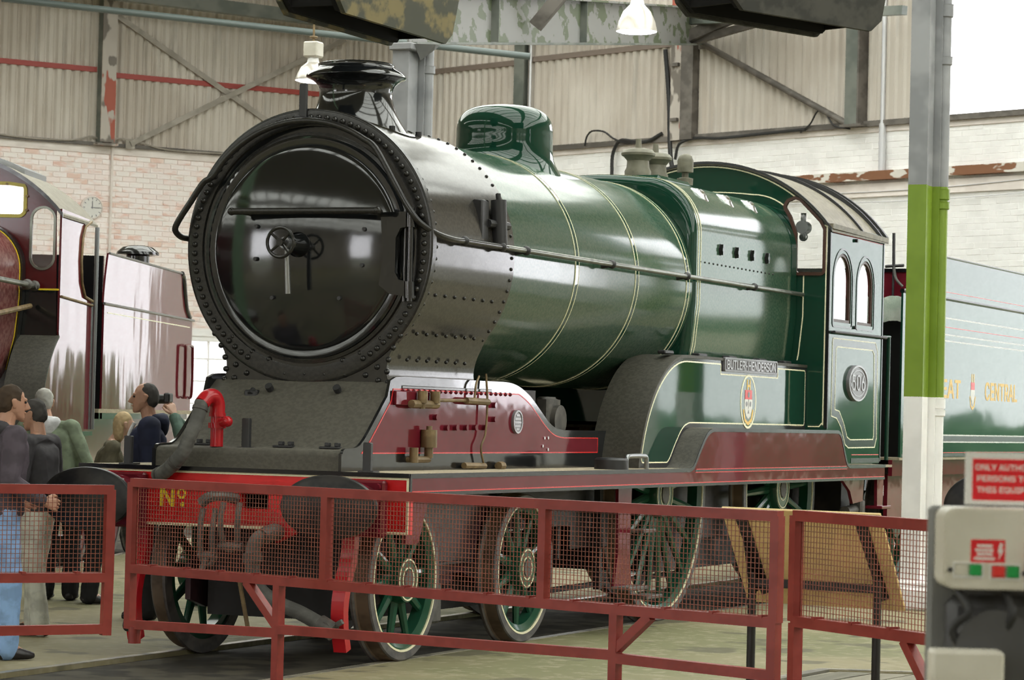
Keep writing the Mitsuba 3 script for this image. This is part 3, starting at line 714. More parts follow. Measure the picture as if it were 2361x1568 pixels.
for s in (1, -1):
    x = 0.675
    m = px(fpoly, x, x + 0.02)
    k = P('frame_plate', m if s > 0 else mirror_x(m), 'paint_black', smooth=False)
    if s > 0:
        obj('maroon_panel', px(inner, x + 0.02, x + 0.022), 'paint_maroon', k)
        obj('lining', px(inner.buffer(0.004).difference(inner.buffer(-0.004)), x + 0.02, x + 0.0235), 'line_red', k)
        obj('rivet', cat([trimesh.creation.icosphere(1, 0.014).apply_translation((x + 0.022, y, 1.78 + 0.0 * y)) for y in np.arange(0.12, 1.95, 0.085)]), 'paint_maroon', k, 40)
        labels[f'{k}__rivet'] = {'kind': 'stuff'}
        obj('fixing_bolt', cat([cyl((x + 0.02, y, z), (x + 0.05, y, z), 0.021, n=10) for y, z in ((0.62, 1.605), (0.80, 1.535), (0.95, 1.537), (1.12, 1.538), (1.27, 1.54), (1.44, 1.541), (1.60, 1.60), (1.60, 1.70))]), 'paint_maroon', k, 40)
        pl = obj('works_plate', lathe([(0, 0.0), (0.085, 0.0), (0.085, 0.018), (0, 0.018)], (x + 0.02, 2.02, 1.585), (1, 0, 0), 40), 'plate_grey', k, 30)
        pm = lathe([(0.072, 0.017), (0.084, 0.017), (0.084, 0.024), (0.072, 0.024), (0.072, 0.017)], (x + 0.02, 2.02, 1.585), (1, 0, 0), 40)
        obj('plate_relief', cat([pm] + [box(x + 0.036, x + 0.041, 2.02 - w, 2.02 + w, 1.585 + dz - 0.007, 1.585 + dz + 0.007) for w, dz in ((0.03, 0.048), (0.052, 0.022), (0.06, -0.004), (0.05, -0.030), (0.028, -0.053))]), 'plate_letter', k)
        obj('hand_hole', cat([cyl((x + 0.02, y, z), (x + 0.03, y, z), 0.012, n=8) for y, z in ((2.55, 1.47), (2.62, 1.47), (2.52, 1.41), (2.62, 1.385))]), 'bright_steel', k)
# oil boxes and pipes on the frame plate
k = P('oil_box', cat([cyl((0.745, 0.45, 1.40), (0.745, 0.45, 1.52), 0.055, n=18), cyl((0.745, 0.45, 1.52), (0.745, 0.45, 1.545), 0.02), cyl((0.745, 0.45, 1.33), (0.745, 0.45, 1.40), 0.03), tube([(0.745, 0.45, 1.32), (0.745, 0.20, 1.32)], 0.022), cyl((0.745, 0.22, 1.30), (0.745, 0.22, 1.40), 0.03), tube([(0.745, 0.22, 1.32), (0.69, 0.22, 1.32)], 0.02)]), 'brass_dull', smooth=40, label='dull brass oil box')
k = P('lubricator', cat([cyl((0.76, y, 1.70), (0.76, y, 1.78), 0.035, n=14) for y in (0.30, 0.50)] + [tube([(0.745, 0.16, 1.69), (0.745, 0.56, 1.69)], 0.028), tube([(0.76, 0.30, 1.66), (0.76, 0.30, 1.70)], 0.02)]), 'brass_dull', smooth=40, label='dull brass lubricator')
P('lubricator_tray', cbox(0.695, 0.72, -0.02, 0.62, 1.68, 1.775, 0.005), 'paint_maroon', smooth=False)
P('oil_pipe', cat([tube(smoothpath([(0.72, 0.62, 1.72), (0.73, 1.0, 1.725), (0.74, 1.25, 1.725), (0.745, 1.44, 1.72)], 6), 0.012), tube([(0.74, 1.05, 1.725), (0.74, 1.42, 1.72)], 0.024), tube(smoothpath([(0.72, 1.30, 1.90), (0.735, 1.22, 1.84), (0.735, 1.20, 1.74)], 6), 0.008),
                   tube(smoothpath([(0.72, 1.42, 1.92), (0.735, 1.42, 1.72), (0.735, 1.40, 1.5), (0.735, 1.33, 1.40), (0.735, 1.38, 1.29)], 8), 0.008), tube([(0.735, 1.05, 1.275), (0.735, 1.40, 1.27)], 0.022), tube([(0.735, 1.64, 1.27), (0.735, 1.72, 1.27)], 0.03)]), 'brass_dull', smooth=40)

# --- smokebox
kb = math.sqrt(RS * RS - 0.0)
zl, hw = 1.80, 0.60


def sb_outline(r, dz=0.0):
    """front outline: a circle that flares out again into the saddle"""
    R = [(r * math.cos(math.radians(a)), ZC + r * math.sin(math.radians(a))) for a in np.linspace(-38, 218, 72)]
    x0, z0 = R[0]
    right = [tuple(q) for q in smoothpath([(x0, z0), (x0 - 0.045, 2.10), (hw + 0.02, 2.00), (hw + 0.005, 1.90), (hw + 0.03, zl)], 5)[1:]]
    return [(-x, z) for x, z in right][::-1] + R[::-1] + right


out = Polygon(sb_outline(RS)).buffer(0)
P('smokebox', py(out, YS + 0.03, YR), 'paint_black_wrapper', smooth=25)
k = P('smokebox_front', py(Polygon(sb_outline(RS + 0.012)).buffer(0).difference(Point(0, 2.725).buffer(0.60, quad_segs=24)), YS, YS + 0.035), 'paint_black', smooth=30)
flr = RS + 0.028
P('smokebox_ring', lathe([(flr - 0.115, -0.005), (flr - 0.02, -0.012), (flr, 0.0), (flr, 0.055), (flr - 0.115, 0.055), (flr - 0.115, -0.005)], (0, YS - 0.01, ZC), (0, 1, 0), 96), 'paint_black_smokebox', smooth=40)
RV = mikit.ply(lathe([(0, 0.021), (0.010, 0.018), (0.0185, 0.009), (0.0205, 0.0)][::-1], n=9), 'paint_black_smokebox', smooth=True)
ring_key = f'{L}__smokebox_ring'
for a in np.arange(-150, 150.1, 4.05):
    t = math.radians(a); p = V(RS * 0.965 * math.sin(t), YS - 0.021, ZC + RS * 0.965 * math.cos(t))
    raw(RV, 'rivet', ring_key, frame_to(p, (0, -1, 0)))
fr = f'{L}__smokebox_front'
for s in (1, -1):
    for i, (x, z) in enumerate([(0.80, 2.22), (0.755, 2.14), (0.70, 2.06), (0.665, 1.98), (0.655, 1.90), (0.665, 1.83), (0.60, 2.12), (0.58, 2.02), (0.575, 1.93), (0.585, 1.84), (0.44, 2.02), (0.30, 1.97)]):
        raw(RV, 'rivet', fr, frame_to(V(s * x * 0.93, YS - 0.002, z), (0, -1, 0)))
for x in np.arange(-0.45, 0.46, 0.15): raw(RV, 'rivet', fr, frame_to(V(x, YS - 0.002, 1.875), (0, -1, 0)))
# rivet rows on the wrapper
rv = trimesh.creation.icosphere(1, 0.013); R = []
for a in np.arange(-60, 128, 5.0):
    t = math.radians(a); n_ = V(math.cos(t), 0, math.sin(t))
    for y in (YS + 0.10, YR - 0.05): R.append(V(n_[0] * RS, y, ZC + n_[2] * RS))
for z, x in ((2.16, 0.715), (1.985, 0.648), (2.42, 0.845)):
    for y in np.arange(YS + 0.22, YR - 0.1, 0.155): R.append(V(x, y, z))
for y in np.arange(YS + 0.10, YR, 0.085): R.append(V(0.625, y, 1.835))
k = obj('rivet_rows', cat([rv.copy().apply_translation(q) for q in R]), 'paint_black_smokebox', f'{L}__smokebox', 40); labels[k] = {'kind': 'stuff'}
P('saddle_foot', cat([cbox(0.55, 0.70, YS + 0.05, YR + 0.12, 1.79, 1.812, 0.004), cbox(-0.70, -0.55, YS + 0.05, YR + 0.12, 1.79, 1.812, 0.004)]), 'paint_black_wrapper', smooth=False)
P('saddle_block', box(-0.6, 0.6, 0.06, 2.6, 1.25, 1.82), 'dark_frame', smooth=False)
# the door: dished, with its rim, strap hinge, bar and wheel
ZD, RD = 2.725, 0.752
prof = [(RD, 0.0), (RD, -0.030), (RD - 0.018, -0.040), (RD - 0.045, -0.036), (RD - 0.055, -0.034), (RD - 0.062, -0.046), (RD - 0.075, -0.052)]
r0 = RD - 0.075
prof += [(r0 * math.cos(t), -0.052 - 0.098 * math.sin(t) ** 1.0) for t in np.linspace(0.12, math.pi / 2, 26)]
prof[-1] = (0.0, -0.15)
dish = []
for rr in np.linspace(r0 - 0.01, 0, 28): dish.append((rr, -0.055 - 0.10 * (1 - (rr / r0) ** 2)))
k = P('smokebox_door', lathe([(RD, 0.0), (RD, -0.030), (RD - 0.016, -0.040), (RD - 0.050, -0.037), (RD - 0.058, -0.034), (RD - 0.064, -0.046), (RD - 0.074, -0.052)] + dish, (0, YS, ZD), (0, 1, 0), 96), 'paint_black', smooth=35, label='glossy black dished smokebox door')
obj('door_ring', lathe([(RD + 0.028, 0.0), (RD + 0.028, -0.018), (RD + 0.004, -0.022), (RD + 0.004, 0.0), (RD + 0.028, 0.0)], (0, YS, ZD), (0, 1, 0), 96), 'paint_black_smokebox', k, 35)
zb = 2.955
dome_y = lambda x, z: YS - 0.055 - 0.10 * (1 - min(1, ((x * x + (z - ZD) ** 2) / r0 ** 2)))
obj('hand_rail', cat([tube([(-0.475, -0.165, zb), (0.62, -0.165, zb)], 0.0225, 12)] + [cyl((x, dome_y(x, zb) + 0.02, zb), (x, -0.165, zb), 0.022) for x in (-0.40, 0.56)] + [trimesh.creation.icosphere(2, 0.027).apply_translation((x, -0.165, zb)) for x in (-0.475, 0.62)]), 'paint_black_smokebox', k, 40)
ax_ = V(0.0, -0.36, ZD + 0.01)
hw_ = [tube([(0.098 * math.cos(t), -0.345, ZD + 0.01 + 0.098 * math.sin(t)) for t in np.linspace(0, 2 * math.pi, 36, endpoint=False)], 0.0115, 8, True)]
hw_ += [tube([(0.02 * math.cos(t), -0.335, ZD + 0.01 + 0.02 * math.sin(t)), (0.096 * math.cos(t), -0.345, ZD + 0.01 + 0.096 * math.sin(t))], 0.009, 8) for t in (0.75, 2.45, 3.85, 5.45)]
hw_ += [cyl((0, -0.30, ZD + 0.01), (0, -0.36, ZD + 0.01), 0.024)]
obj('hand_wheel', cat(hw_), 'paint_black_smokebox', k, 40)
obj('dart_boss', cat([lathe([(0.0, 0.1), (0.085, 0.1), (0.085, 0.0), (0.068, -0.03), (0.056, -0.10), (0.036, -0.13), (0, -0.13)], (0, -0.10, ZD + 0.01), (0, 1, 0), 32)]), 'paint_black', k, 30)
obj('dart_handle', cat([cyl((0.008, -0.27, ZD - 0.03), (0.012, -0.245, ZD - 0.325), 0.018, 0.021, 14), cyl((0.0, -0.25, ZD + 0.01), (0.0, -0.29, ZD + 0.01), 0.04)]), 'steel', k, 40, label='bright steel dart handle')
hz = [(0.36, 0.21), (0.45, 0.235), (0.80, 0.225), (0.80, 0.14), (0.69, 0.12), (0.655, 0.06), (0.655, -0.16), (0.69, -0.215), (0.80, -0.235), (0.80, -0.33), (0.62, -0.32), (0.50, -0.27), (0.52, -0.12), (0.525, 0.06), (0.50, 0.17)]
obj('hinge_strap', cat([py(Polygon([(x, ZD + z) for x, z in [(0.585, 0.22), (0.80, 0.225), (0.80, 0.145), (0.72, 0.13), (0.685, 0.06), (0.685, -0.17), (0.715, -0.225), (0.80, -0.24), (0.80, -0.325), (0.66, -0.305), (0.585, -0.25), (0.61, -0.05)]]).buffer(0.008), -0.035, 0.005), cyl((0.79, -0.01, ZD - 0.36), (0.79, -0.01, ZD + 0.26), 0.022), cyl((0.79, -0.01, ZD + 0.13), (0.79, -0.01, ZD + 0.24), 0.036), cyl((0.79, -0.01, ZD - 0.34), (0.79, -0.01, ZD - 0.23), 0.036),
                        cyl((0.735, 0.03, ZD - 0.36), (0.735, 0.03, ZD + 0.25), 0.02)]), 'paint_black', k, 30)
obj('stud', cat([cyl((x, dome_y(x, z) + 0.01, z), (x, dome_y(x, z) - 0.02, z), 0.014, n=8) for x, z in ((-0.33, 2.86), (0.47, 2.84), (-0.33, 2.64), (0.46, 2.60), (-0.20, 2.38), (0.30, 2.38))]), 'dark_iron', k, 40)
# handrail: over the smokebox front and along the boiler
rail = smoothpath([(-0.95, 0.10, 2.79), (-0.975, 0.03, 2.80), (-0.985, -0.03, 2.84), (-0.955, -0.045, 2.90), (-0.86, -0.05, 3.03), (-0.765, -0.05, 3.16)] +
                  [(0.835 * math.sin(math.radians(a)), -0.05, ZC + 0.835 * math.cos(math.radians(a))) for a in range(-56, 47, 8)] +
                  [(0.68, -0.05, 3.15), (0.77, -0.04, 3.00), (0.85, -0.01, 2.89), (0.915, 0.10, 2.825), (0.945, 0.30, 2.797), (0.95, 0.55, 2.797), (0.95, 1.2, 2.797)], 5)
k = P('handrail', tube(rail, 0.0215, 10), 'paint_black_smokebox', smooth=40)
obj('boiler_handrail', tube([(0.95, y, 2.797) for y in (1.1, 3, 5, 8.06)], 0.0195, 10), 'handrail_steel', k, 40, label='long polished steel handrail along the boiler')
obj('handrail_knob', cat([cat([trimesh.creation.icosphere(2, 0.034).apply_translation((0.95, y, 2.797)), cyl((0.84, y, 2.78), (0.95, y, 2.797), 0.02)]) for y in (0.5, 1.12, 1.55, 3.20, 4.85, 6.55)]), 'dark_iron', k, 40)
m = tube([(-0.95, y, 2.797) for y in (0.10, 3, 5, 8.06)], 0.0195, 10); obj('boiler_handrail', m, 'handrail_steel', k, 40)
# ejector / clack on the smokebox side
an = math.radians(14)
cxk = V(RS * math.cos(an), 0, ZC + RS * math.sin(an))
P('side_valve', cat([cbox(cxk[0] - 0.06, cxk[0] + 0.02, 0.90, 1.02, cxk[2] - 0.16, cxk[2] + 0.16, 0.01), cyl((cxk[0] + 0.05, 1.14, cxk[2] - 0.14), (cxk[0] + 0.035, 1.14, cxk[2] + 0.17), 0.055, n=16), cyl((cxk[0] + 0.035, 1.14, cxk[2] + 0.17), (cxk[0] + 0.03, 1.14, cxk[2] + 0.215), 0.018),
                     cbox(cxk[0] - 0.06, cxk[0] + 0.015, 1.22, 1.33, cxk[2] - 0.10, cxk[2] + 0.14, 0.01), tube([(cxk[0] + 0.02, 1.0, cxk[2]), (cxk[0] + 0.04, 1.30, cxk[2])], 0.03)]), 'dark_iron', smooth=40)
# chimney
YCH = 0.70
cb = [tuple(q) for q in smoothpath([(0.43, -0.03), (0.39, 0.015), (0.325, 0.075), (0.28, 0.14), (0.257, 0.21), (0.255, 0.26), (0.27, 0.305), (0.305, 0.338), (0.338, 0.352)], 3)] + [(0.348, 0.360), (0.345, 0.372), (0.318, 0.396), (0.285, 0.415), (0.268, 0.425), (0.264, 0.438), (0.267, 0.450), (0.25, 0.458), (0.22, 0.458), (0.21, 0.30)]
ch = lathe(cb, (0, YCH, 3.585), (0, 0, 1), 72)
v = ch.vertices.copy(); low = np.clip((3.80 - v[:, 2]) / 0.22, 0, 1)
drop = RS - np.sqrt(np.maximum(RS ** 2 - v[:, 0] ** 2, 0.05)); v[:, 2] -= drop * low * 1.0
v[:, 2] = np.where(low >= 1, ZC + np.sqrt(np.maximum(RS ** 2 - v[:, 0] ** 2, 0.05)) + 0.008, v[:, 2]); ch.vertices = v
k = P('chimney', ch, 'paint_black', smooth=50, label='glossy black chimney with a wide lip')
obj('base_bolt', cat([cyl((x, y, ZC + math.sqrt(RS ** 2 - x * x) - 0.01), (x, y, ZC + math.sqrt(RS ** 2 - x * x) + 0.03), 0.022, n=8) for x, y in ((0.36, 0.55), (0.36, 0.97), (0.10, 0.36), (0.1, 1.16), (-0.3, 0.45))]), 'dark_iron', k)

# --- boiler, bands, dome, firebox
bo = P('boiler', lathe([(0.0, 0), (RB, 0), (RB, YF - YR + 0.1), (0, YF - YR + 0.1)], (0, YR - 0.02, ZC), (0, 1, 0), 128), 'paint_green_boiler', smooth=30)
for y in (2.70, 3.94, 5.10):
    for dy, w, m, h in ((0, 0.05, 'line_black', 0.004), (-0.032, 0.009, 'line_cream', 0.0055), (0.032, 0.009, 'line_cream', 0.0055)):
        obj('boiler_band' if m == 'line_black' else 'band_line', lathe([(RB - 0.001, -w / 2), (RB + h, -w / 2), (RB + h, w / 2), (RB - 0.001, w / 2)], (0, y + dy, ZC), (0, 1, 0), 128), m if m != 'line_black' else 'paint_green', bo, 30)
YDM, rd = 3.27, 0.375
dp = [(rd + 0.11, -0.03), (rd + 0.05, 0.01), (rd + 0.015, 0.05), (rd + 0.003, 0.10), (rd, 0.18), (rd - 0.002, 0.25), (rd - 0.015, 0.305), (rd - 0.05, 0.36), (rd - 0.105, 0.398), (rd - 0.18, 0.42), (0.09, 0.432), (0, 0.434)]
dm = lathe([tuple(q) for q in smoothpath(dp, 6)], (0, YDM, ZC + RB), (0, 0, 1), 72)
v = dm.vertices.copy(); w = np.clip((ZC + RB + 0.16 - v[:, 2]) / 0.17, 0, 1)
v[:, 2] -= (RB - np.sqrt(np.maximum(RB ** 2 - v[:, 0] ** 2, 0.02))) * w
dm.vertices = v
P('dome', dm, 'paint_green', smooth=60, label='glossy green steam dome')


def fb(w, zt, r, inset=0.0):
    """Belpaire section: straight sides, rounded shoulders, slightly arched top, tapering below"""
    w, zt = w - inset, zt - inset
    pts = [(w - 0.17, 1.60), (w - 0.10, 1.95), (w - 0.035, 2.25), (w, 2.60), (w, zt - r)]
    pts += [(w - r + r * math.cos(t), zt - r + r * math.sin(t)) for t in np.linspace(0.1, math.pi / 2, 14)]
    top = [(x, zt + 0.025 * (1 - (x / (w - r)) ** 2)) for x in np.linspace(w - r, 0, 6)[1:]]
    R = pts + top
    return Polygon(R + [(-x, z) for x, z in R[::-1][1:]])


FBW, FBZ, FBR = 0.885, 3.645, 0.47
fbx = P('firebox', py(fb(FBW, FBZ, FBR), YF + 0.05, YCAB), 'paint_green_boiler', smooth=25)
obj('front_plate', loft([[(x, YF + 0.002 + 0.07 * (1 - math.sin(t)), z) for x, z in list(fb(FBW, FBZ, FBR, 0.07 * (1 - math.cos(t))).exterior.coords)[:-1]] for t in np.linspace(math.pi / 2, 0.0, 9)]), 'paint_green', fbx, True)
for y in (YF + 0.085, YF + 0.14):
    obj('band_line', py(fb(FBW + 0.004, FBZ + 0.004, FBR).difference(fb(FBW - 0.002, FBZ - 0.002, FBR)), y, y + 0.01), 'line_cream', fbx, 25)
obj('edge_moulding', py(fb(FBW + 0.006, FBZ + 0.006, FBR).difference(fb(FBW - 0.002, FBZ - 0.002, FBR)), YCAB - 0.16, YCAB - 0.02), 'paint_green', fbx, 25)
for y in (5.80, 6.45, 7.10):
    t = math.radians(52); p = V(FBW - FBR + FBR * math.cos(t), y, FBZ - FBR + FBR * math.sin(t)); n_ = V(math.cos(t), 0, math.sin(t))
    obj('mudhole_cover', cat([lathe([(0.0, -0.03), (0.10, -0.03), (0.095, -0.005), (0.06, 0.012), (0.05, 0.022), (0, 0.024)], p, n_, 24), lathe([(0.0, 0.0), (0.026, 0.0), (0.024, 0.036), (0, 0.038)], p, n_, 10)]), 'bright_steel', fbx, 40)
for y in (5.84, 6.24, 6.65, 7.05):
    obj('washout_plug', cat([lathe([(0, 0), (0.05, 0.0), (0.05, 0.008), (0, 0.008)], (FBW, y, 3.075), (1, 0, 0), 14), bar((FBW + 0.015, y - 0.028, 3.075), (FBW + 0.015, y + 0.028, 3.075), 0.03, 0.028), bar((FBW + 0.015, y, 3.03), (FBW + 0.015, y, 3.12), 0.028, 0.03, (0, 1, 0))]), 'paint_black', fbx, 40)
k = obj('stay_rivets', cat([trimesh.creation.icosphere(1, 0.009).apply_translation((FBW, y, 2.945)) for y in np.arange(5.35, 7.3, 0.105)]), 'dark_iron', fbx, 40); labels[k] = {'kind': 'stuff'}
# safety valves on the firebox, whistle
kv = P('safety_valve_base', cat([cbox(-0.30, 0.32, 5.85, 6.65, 3.64, 3.72, 0.03)]), 'paint_green', smooth=30)
for y in (6.02, 6.44):
    k = P('safety_valve', lathe([(0.115, 0), (0.115, 0.06), (0.10, 0.09), (0.095, 0.15), (0.125, 0.185), (0.145, 0.195), (0.148, 0.215), (0.125, 0.245), (0.07, 0.258), (0.028, 0.262), (0.024, 0.34), (0, 0.342)], (0.05, y, 3.705), (0, 0, 1), 28), 'valve_bronze', smooth=40)
P('whistle', lathe([(0.03, 0), (0.03, 0.08), (0.07, 0.09), (0.072, 0.15), (0.03, 0.16), (0.03, 0.20), (0.072, 0.205), (0.072, 0.31), (0.055, 0.35), (0.02, 0.37), (0, 0.372)], (0.19, 6.82, 3.62), (0, 0, 1), 22), 'valve_bronze', smooth=40)

# --- splashers with nameplate and crest
XS = 1.0
cs = [(YD - 0.01 + 1.07 * math.cos(t), 1.03 + 1.115 * math.sin(t)) for t in np.linspace(math.pi - 0.20, math.pi / 2, 28)]
low = [(y, z + 0.012) for y, z in sA if z > 1.25]
spl = Polygon(cs + [(YCAB, 2.145), (YCAB, 1.568), (4.92, 1.568)] + [(y, z) for y, z in low[::-1]] + [(4.42, 1.248), (cs[0][0], 1.248)]).buffer(0)
pan = spl.buffer(-0.072).buffer(0.03).buffer(-0.0)
notch = sbox(5.58, 2.02, 7.09, 2.3)
pan = pan.difference(notch)
pan = pan.buffer(-0.01).buffer(0.01)
for s in (1, -1):
    m = px(spl, XS - 0.012, XS)
    k = P('splasher', m if s > 0 else mirror_x(m), 'border_black', smooth=False)
    cover = LineString([(cs[0][0], 1.248)] + cs + [(YCAB, 2.145)]).buffer(0.012, cap_style=2)
    m = px(cover, 0.60, XS + 0.008)
    obj('cover', m if s > 0 else mirror_x(m), 'splasher_top', k, 40)
    if s > 0:
        obj('green_panel', px(pan, XS, XS + 0.0025), 'paint_green', k)
        obj('lining', px(pan.buffer(0.0055).difference(pan.buffer(-0.0055)), XS, XS + 0.004), 'line_cream', k)
        obj('nameplate', cat([px(rrect(5.64, 2.045, 7.03, 2.165, 0.02), XS, XS + 0.012), px(rrect(5.64, 2.045, 7.03, 2.165, 0.02).difference(rrect(5.655, 2.06, 7.015, 2.15, 0.015)), XS + 0.012, XS + 0.02)]), 'plate_grey', k)
        mt = text('BUTLER-HENDERSON', 0.074, 0.009, True, 6.335); mt.apply_translation((-6.335, 0, 0)); mt.apply_scale((1.28 / (mt.bounds[1, 0] - mt.bounds[0, 0]), 1, 1)); mt.apply_translation((6.335, 0, 0))
        obj('name_lettering', on_x(mt, XS + 0.012, 0, 2.068), 'plate_letter', k)
        cy, cz = 6.30, 1.80
        E = lambda a, b, dz=0: Polygon([(cy + a * math.cos(t), cz + dz + b * math.sin(t)) for t in np.linspace(0, 2 * math.pi, 48, endpoint=False)])
        obj('crest_border', px(E(0.205, 0.232).difference(E(0.185, 0.212)), XS + 0.002, XS + 0.006), 'line_cream', k)
        obj('crest_field', px(E(0.19, 0.216), XS + 0.002, XS + 0.004), 'paint_green', k)
        obj('crest_wing', px(unary_union([sbox(cy - 0.045, cz + 0.10, cy - 0.025, cz + 0.19), sbox(cy + 0.025, cz + 0.10, cy + 0.045, cz + 0.19), sbox(cy - 0.04, cz + 0.125, cy + 0.04, cz + 0.145)]), XS + 0.004, XS + 0.007), 'gilt', k)
        obj('crest_red_quarter', px(sbox(cy - 0.09, cz + 0.02, cy + 0.09, cz + 0.10), XS + 0.004, XS + 0.007), 'line_red', k)
        obj('crest_shield', px(unary_union([sbox(cy - 0.10, cz - 0.06, cy + 0.10, cz + 0.02), Polygon([(cy - 0.10, cz - 0.05), (cy + 0.10, cz - 0.05), (cy + 0.06, cz - 0.12), (cy, cz - 0.15), (cy - 0.06, cz - 0.12)])]), XS + 0.004, XS + 0.007), 'sign_white', k)
        obj('crest_device', px(unary_union([Point(cy - 0.05, cz - 0.02).buffer(0.022), Point(cy + 0.05, cz - 0.02).buffer(0.022), Point(cy, cz + 0.06).buffer(0.025), Polygon([(cy - 0.02, cz - 0.10), (cy + 0.02, cz - 0.10), (cy, cz - 0.07)]), sbox(cy - 0.005, cz - 0.06, cy + 0.005, cz + 0.02)]), XS + 0.007, XS + 0.009), 'plate_grey', k)
        obj('crest_scroll', px(LineString([(cy - 0.12, cz - 0.08), (cy - 0.09, cz - 0.155), (cy, cz - 0.19), (cy + 0.09, cz - 0.155), (cy + 0.12, cz - 0.08)]).buffer(0.014), XS + 0.004, XS + 0.007), 'gilt', k)
for y in (4.55, 5.35, 6.1, 6.9, 7.6): P('splasher_top_clip', cbox(0.86, 0.93, y - 0.10, y + 0.10, 2.155, 2.185, 0.008), 'dark_iron', smooth=False)
P('sand_filler', cat([lathe([(0, 0), (0.13, 0), (0.13, 0.07), (0.115, 0.085), (0, 0.09)], (1.07, 2.98, 1.246), (0, 0, 1), 24)]), 'dark_iron', smooth=40)
P('step_handle', tube(smoothpath([(1.13, 3.13, 1.245), (1.13, 3.14, 1.33), (1.13, 3.20, 1.345), (1.13, 3.48, 1.345), (1.13, 3.55, 1.33), (1.13, 3.56, 1.245)], 5), 0.018, 10), 'steel', smooth=40)
P('lubricating_gear', cat([cbox(0.45, 0.56, 2.95, 3.2, 1.25, 1.78, 0.02), cyl((0.4, 3.1, 1.6), (0.6, 3.1, 1.6), 0.12)]), 'grey_iron', smooth=40)
P('added_dark_fill', box(-0.6, 0.6, 2.6, 5.2, 1.0, 1.24), 'soot', smooth=False)  # dark block added to stop light and view between the frames

# --- cab
RZ = lambda x: 4.01 - (1.52 - math.sqrt(1.52 ** 2 - x * x))
roofc = [(x, RZ(x)) for x in np.linspace(-1.225, 1.225, 40)]
spec = Polygon([(0.775, 3.60), (0.80, 3.645), (0.86, 3.668), (0.905, 3.652), (1.10, 3.455), (1.135, 3.39), (1.135, 3.0), (0.888, 3.0), (0.884, 3.36), (0.83, 3.51)])
spec = spec.buffer(-0.02).buffer(0.02)
front = Polygon([(1.20, 1.25)] + [(x, z) for x, z in roofc[::-1] if abs(x) <= 1.2] + [(-1.20, 1.25)])
spm = affinity.scale(spec, -1, 1, origin=(0, 0))
k = P('cab_front', py(front.difference(spec).difference(spm), YCAB, YCAB + 0.02), 'paint_green', smooth=False)
obj('window_frame', py(spec.buffer(0.028).difference(spec), YCAB - 0.018, YCAB + 0.01), 'wood_window', k)
obj('pane', py(spec.buffer(0.01), YCAB + 0.008, YCAB + 0.010), 'glass_pane', k)
edge = LineString([(1.165, 1.62), (1.168, 3.42)] + [(x * 0.972, z - 0.035) for x, z in roofc[::-1] if abs(x) < 1.2])
obj('lining', cat([py(edge.buffer(0.006), YCAB - 0.004, YCAB), py(LineString([(1.03, 1.60), (1.13, 1.60), (1.155, 1.63)]).buffer(0.005), YCAB - 0.004, YCAB)]), 'line_cream', k)
obj('edge_strip', cat([py(LineString([(1.19, 1.60), (1.192, 3.43)] + [(x * 0.99, z - 0.012) for x, z in roofc[::-1] if abs(x) < 1.2]).buffer(0.014), YCAB - 0.006, YCAB)]), 'line_black', k)
fo = fb(FBW + 0.075, FBZ + 0.075, FBR + 0.04).difference(fb(FBW + 0.065, FBZ + 0.065, FBR + 0.035)).intersection(sbox(-1.05, 2.2, 1.05, 4)).difference(spec.buffer(0.03)).difference(spm.buffer(0.03))
obj('firebox_lining', py(fo, YCAB - 0.005, YCAB), 'line_cream', k)
w1 = unary_union([sbox(8.07, 2.56, 8.60, 2.95), affinity.scale(Point(8.335, 2.94).buffer(0.265, quad_segs=12), 1, 0.97, origin=(8.335, 2.94))])
w2 = unary_union([sbox(8.81, 2.56, 9.31, 2.93), Point(9.06, 2.92).buffer(0.25, quad_segs=12)])
side = Polygon([(YCAB, 1.55), (8.10, 1.56), (8.25, 1.56)] + [(y, z + 0.01) for y, z in sB if 8.26 < y < 8.62] + [(8.66, 1.262), (9.62, 1.262), (9.66, 1.32), (9.66, 3.30), (9.63, 3.42), (9.63, 3.445), (YCAB, 3.445)])
sd_ = side.difference(w1).difference(w2)
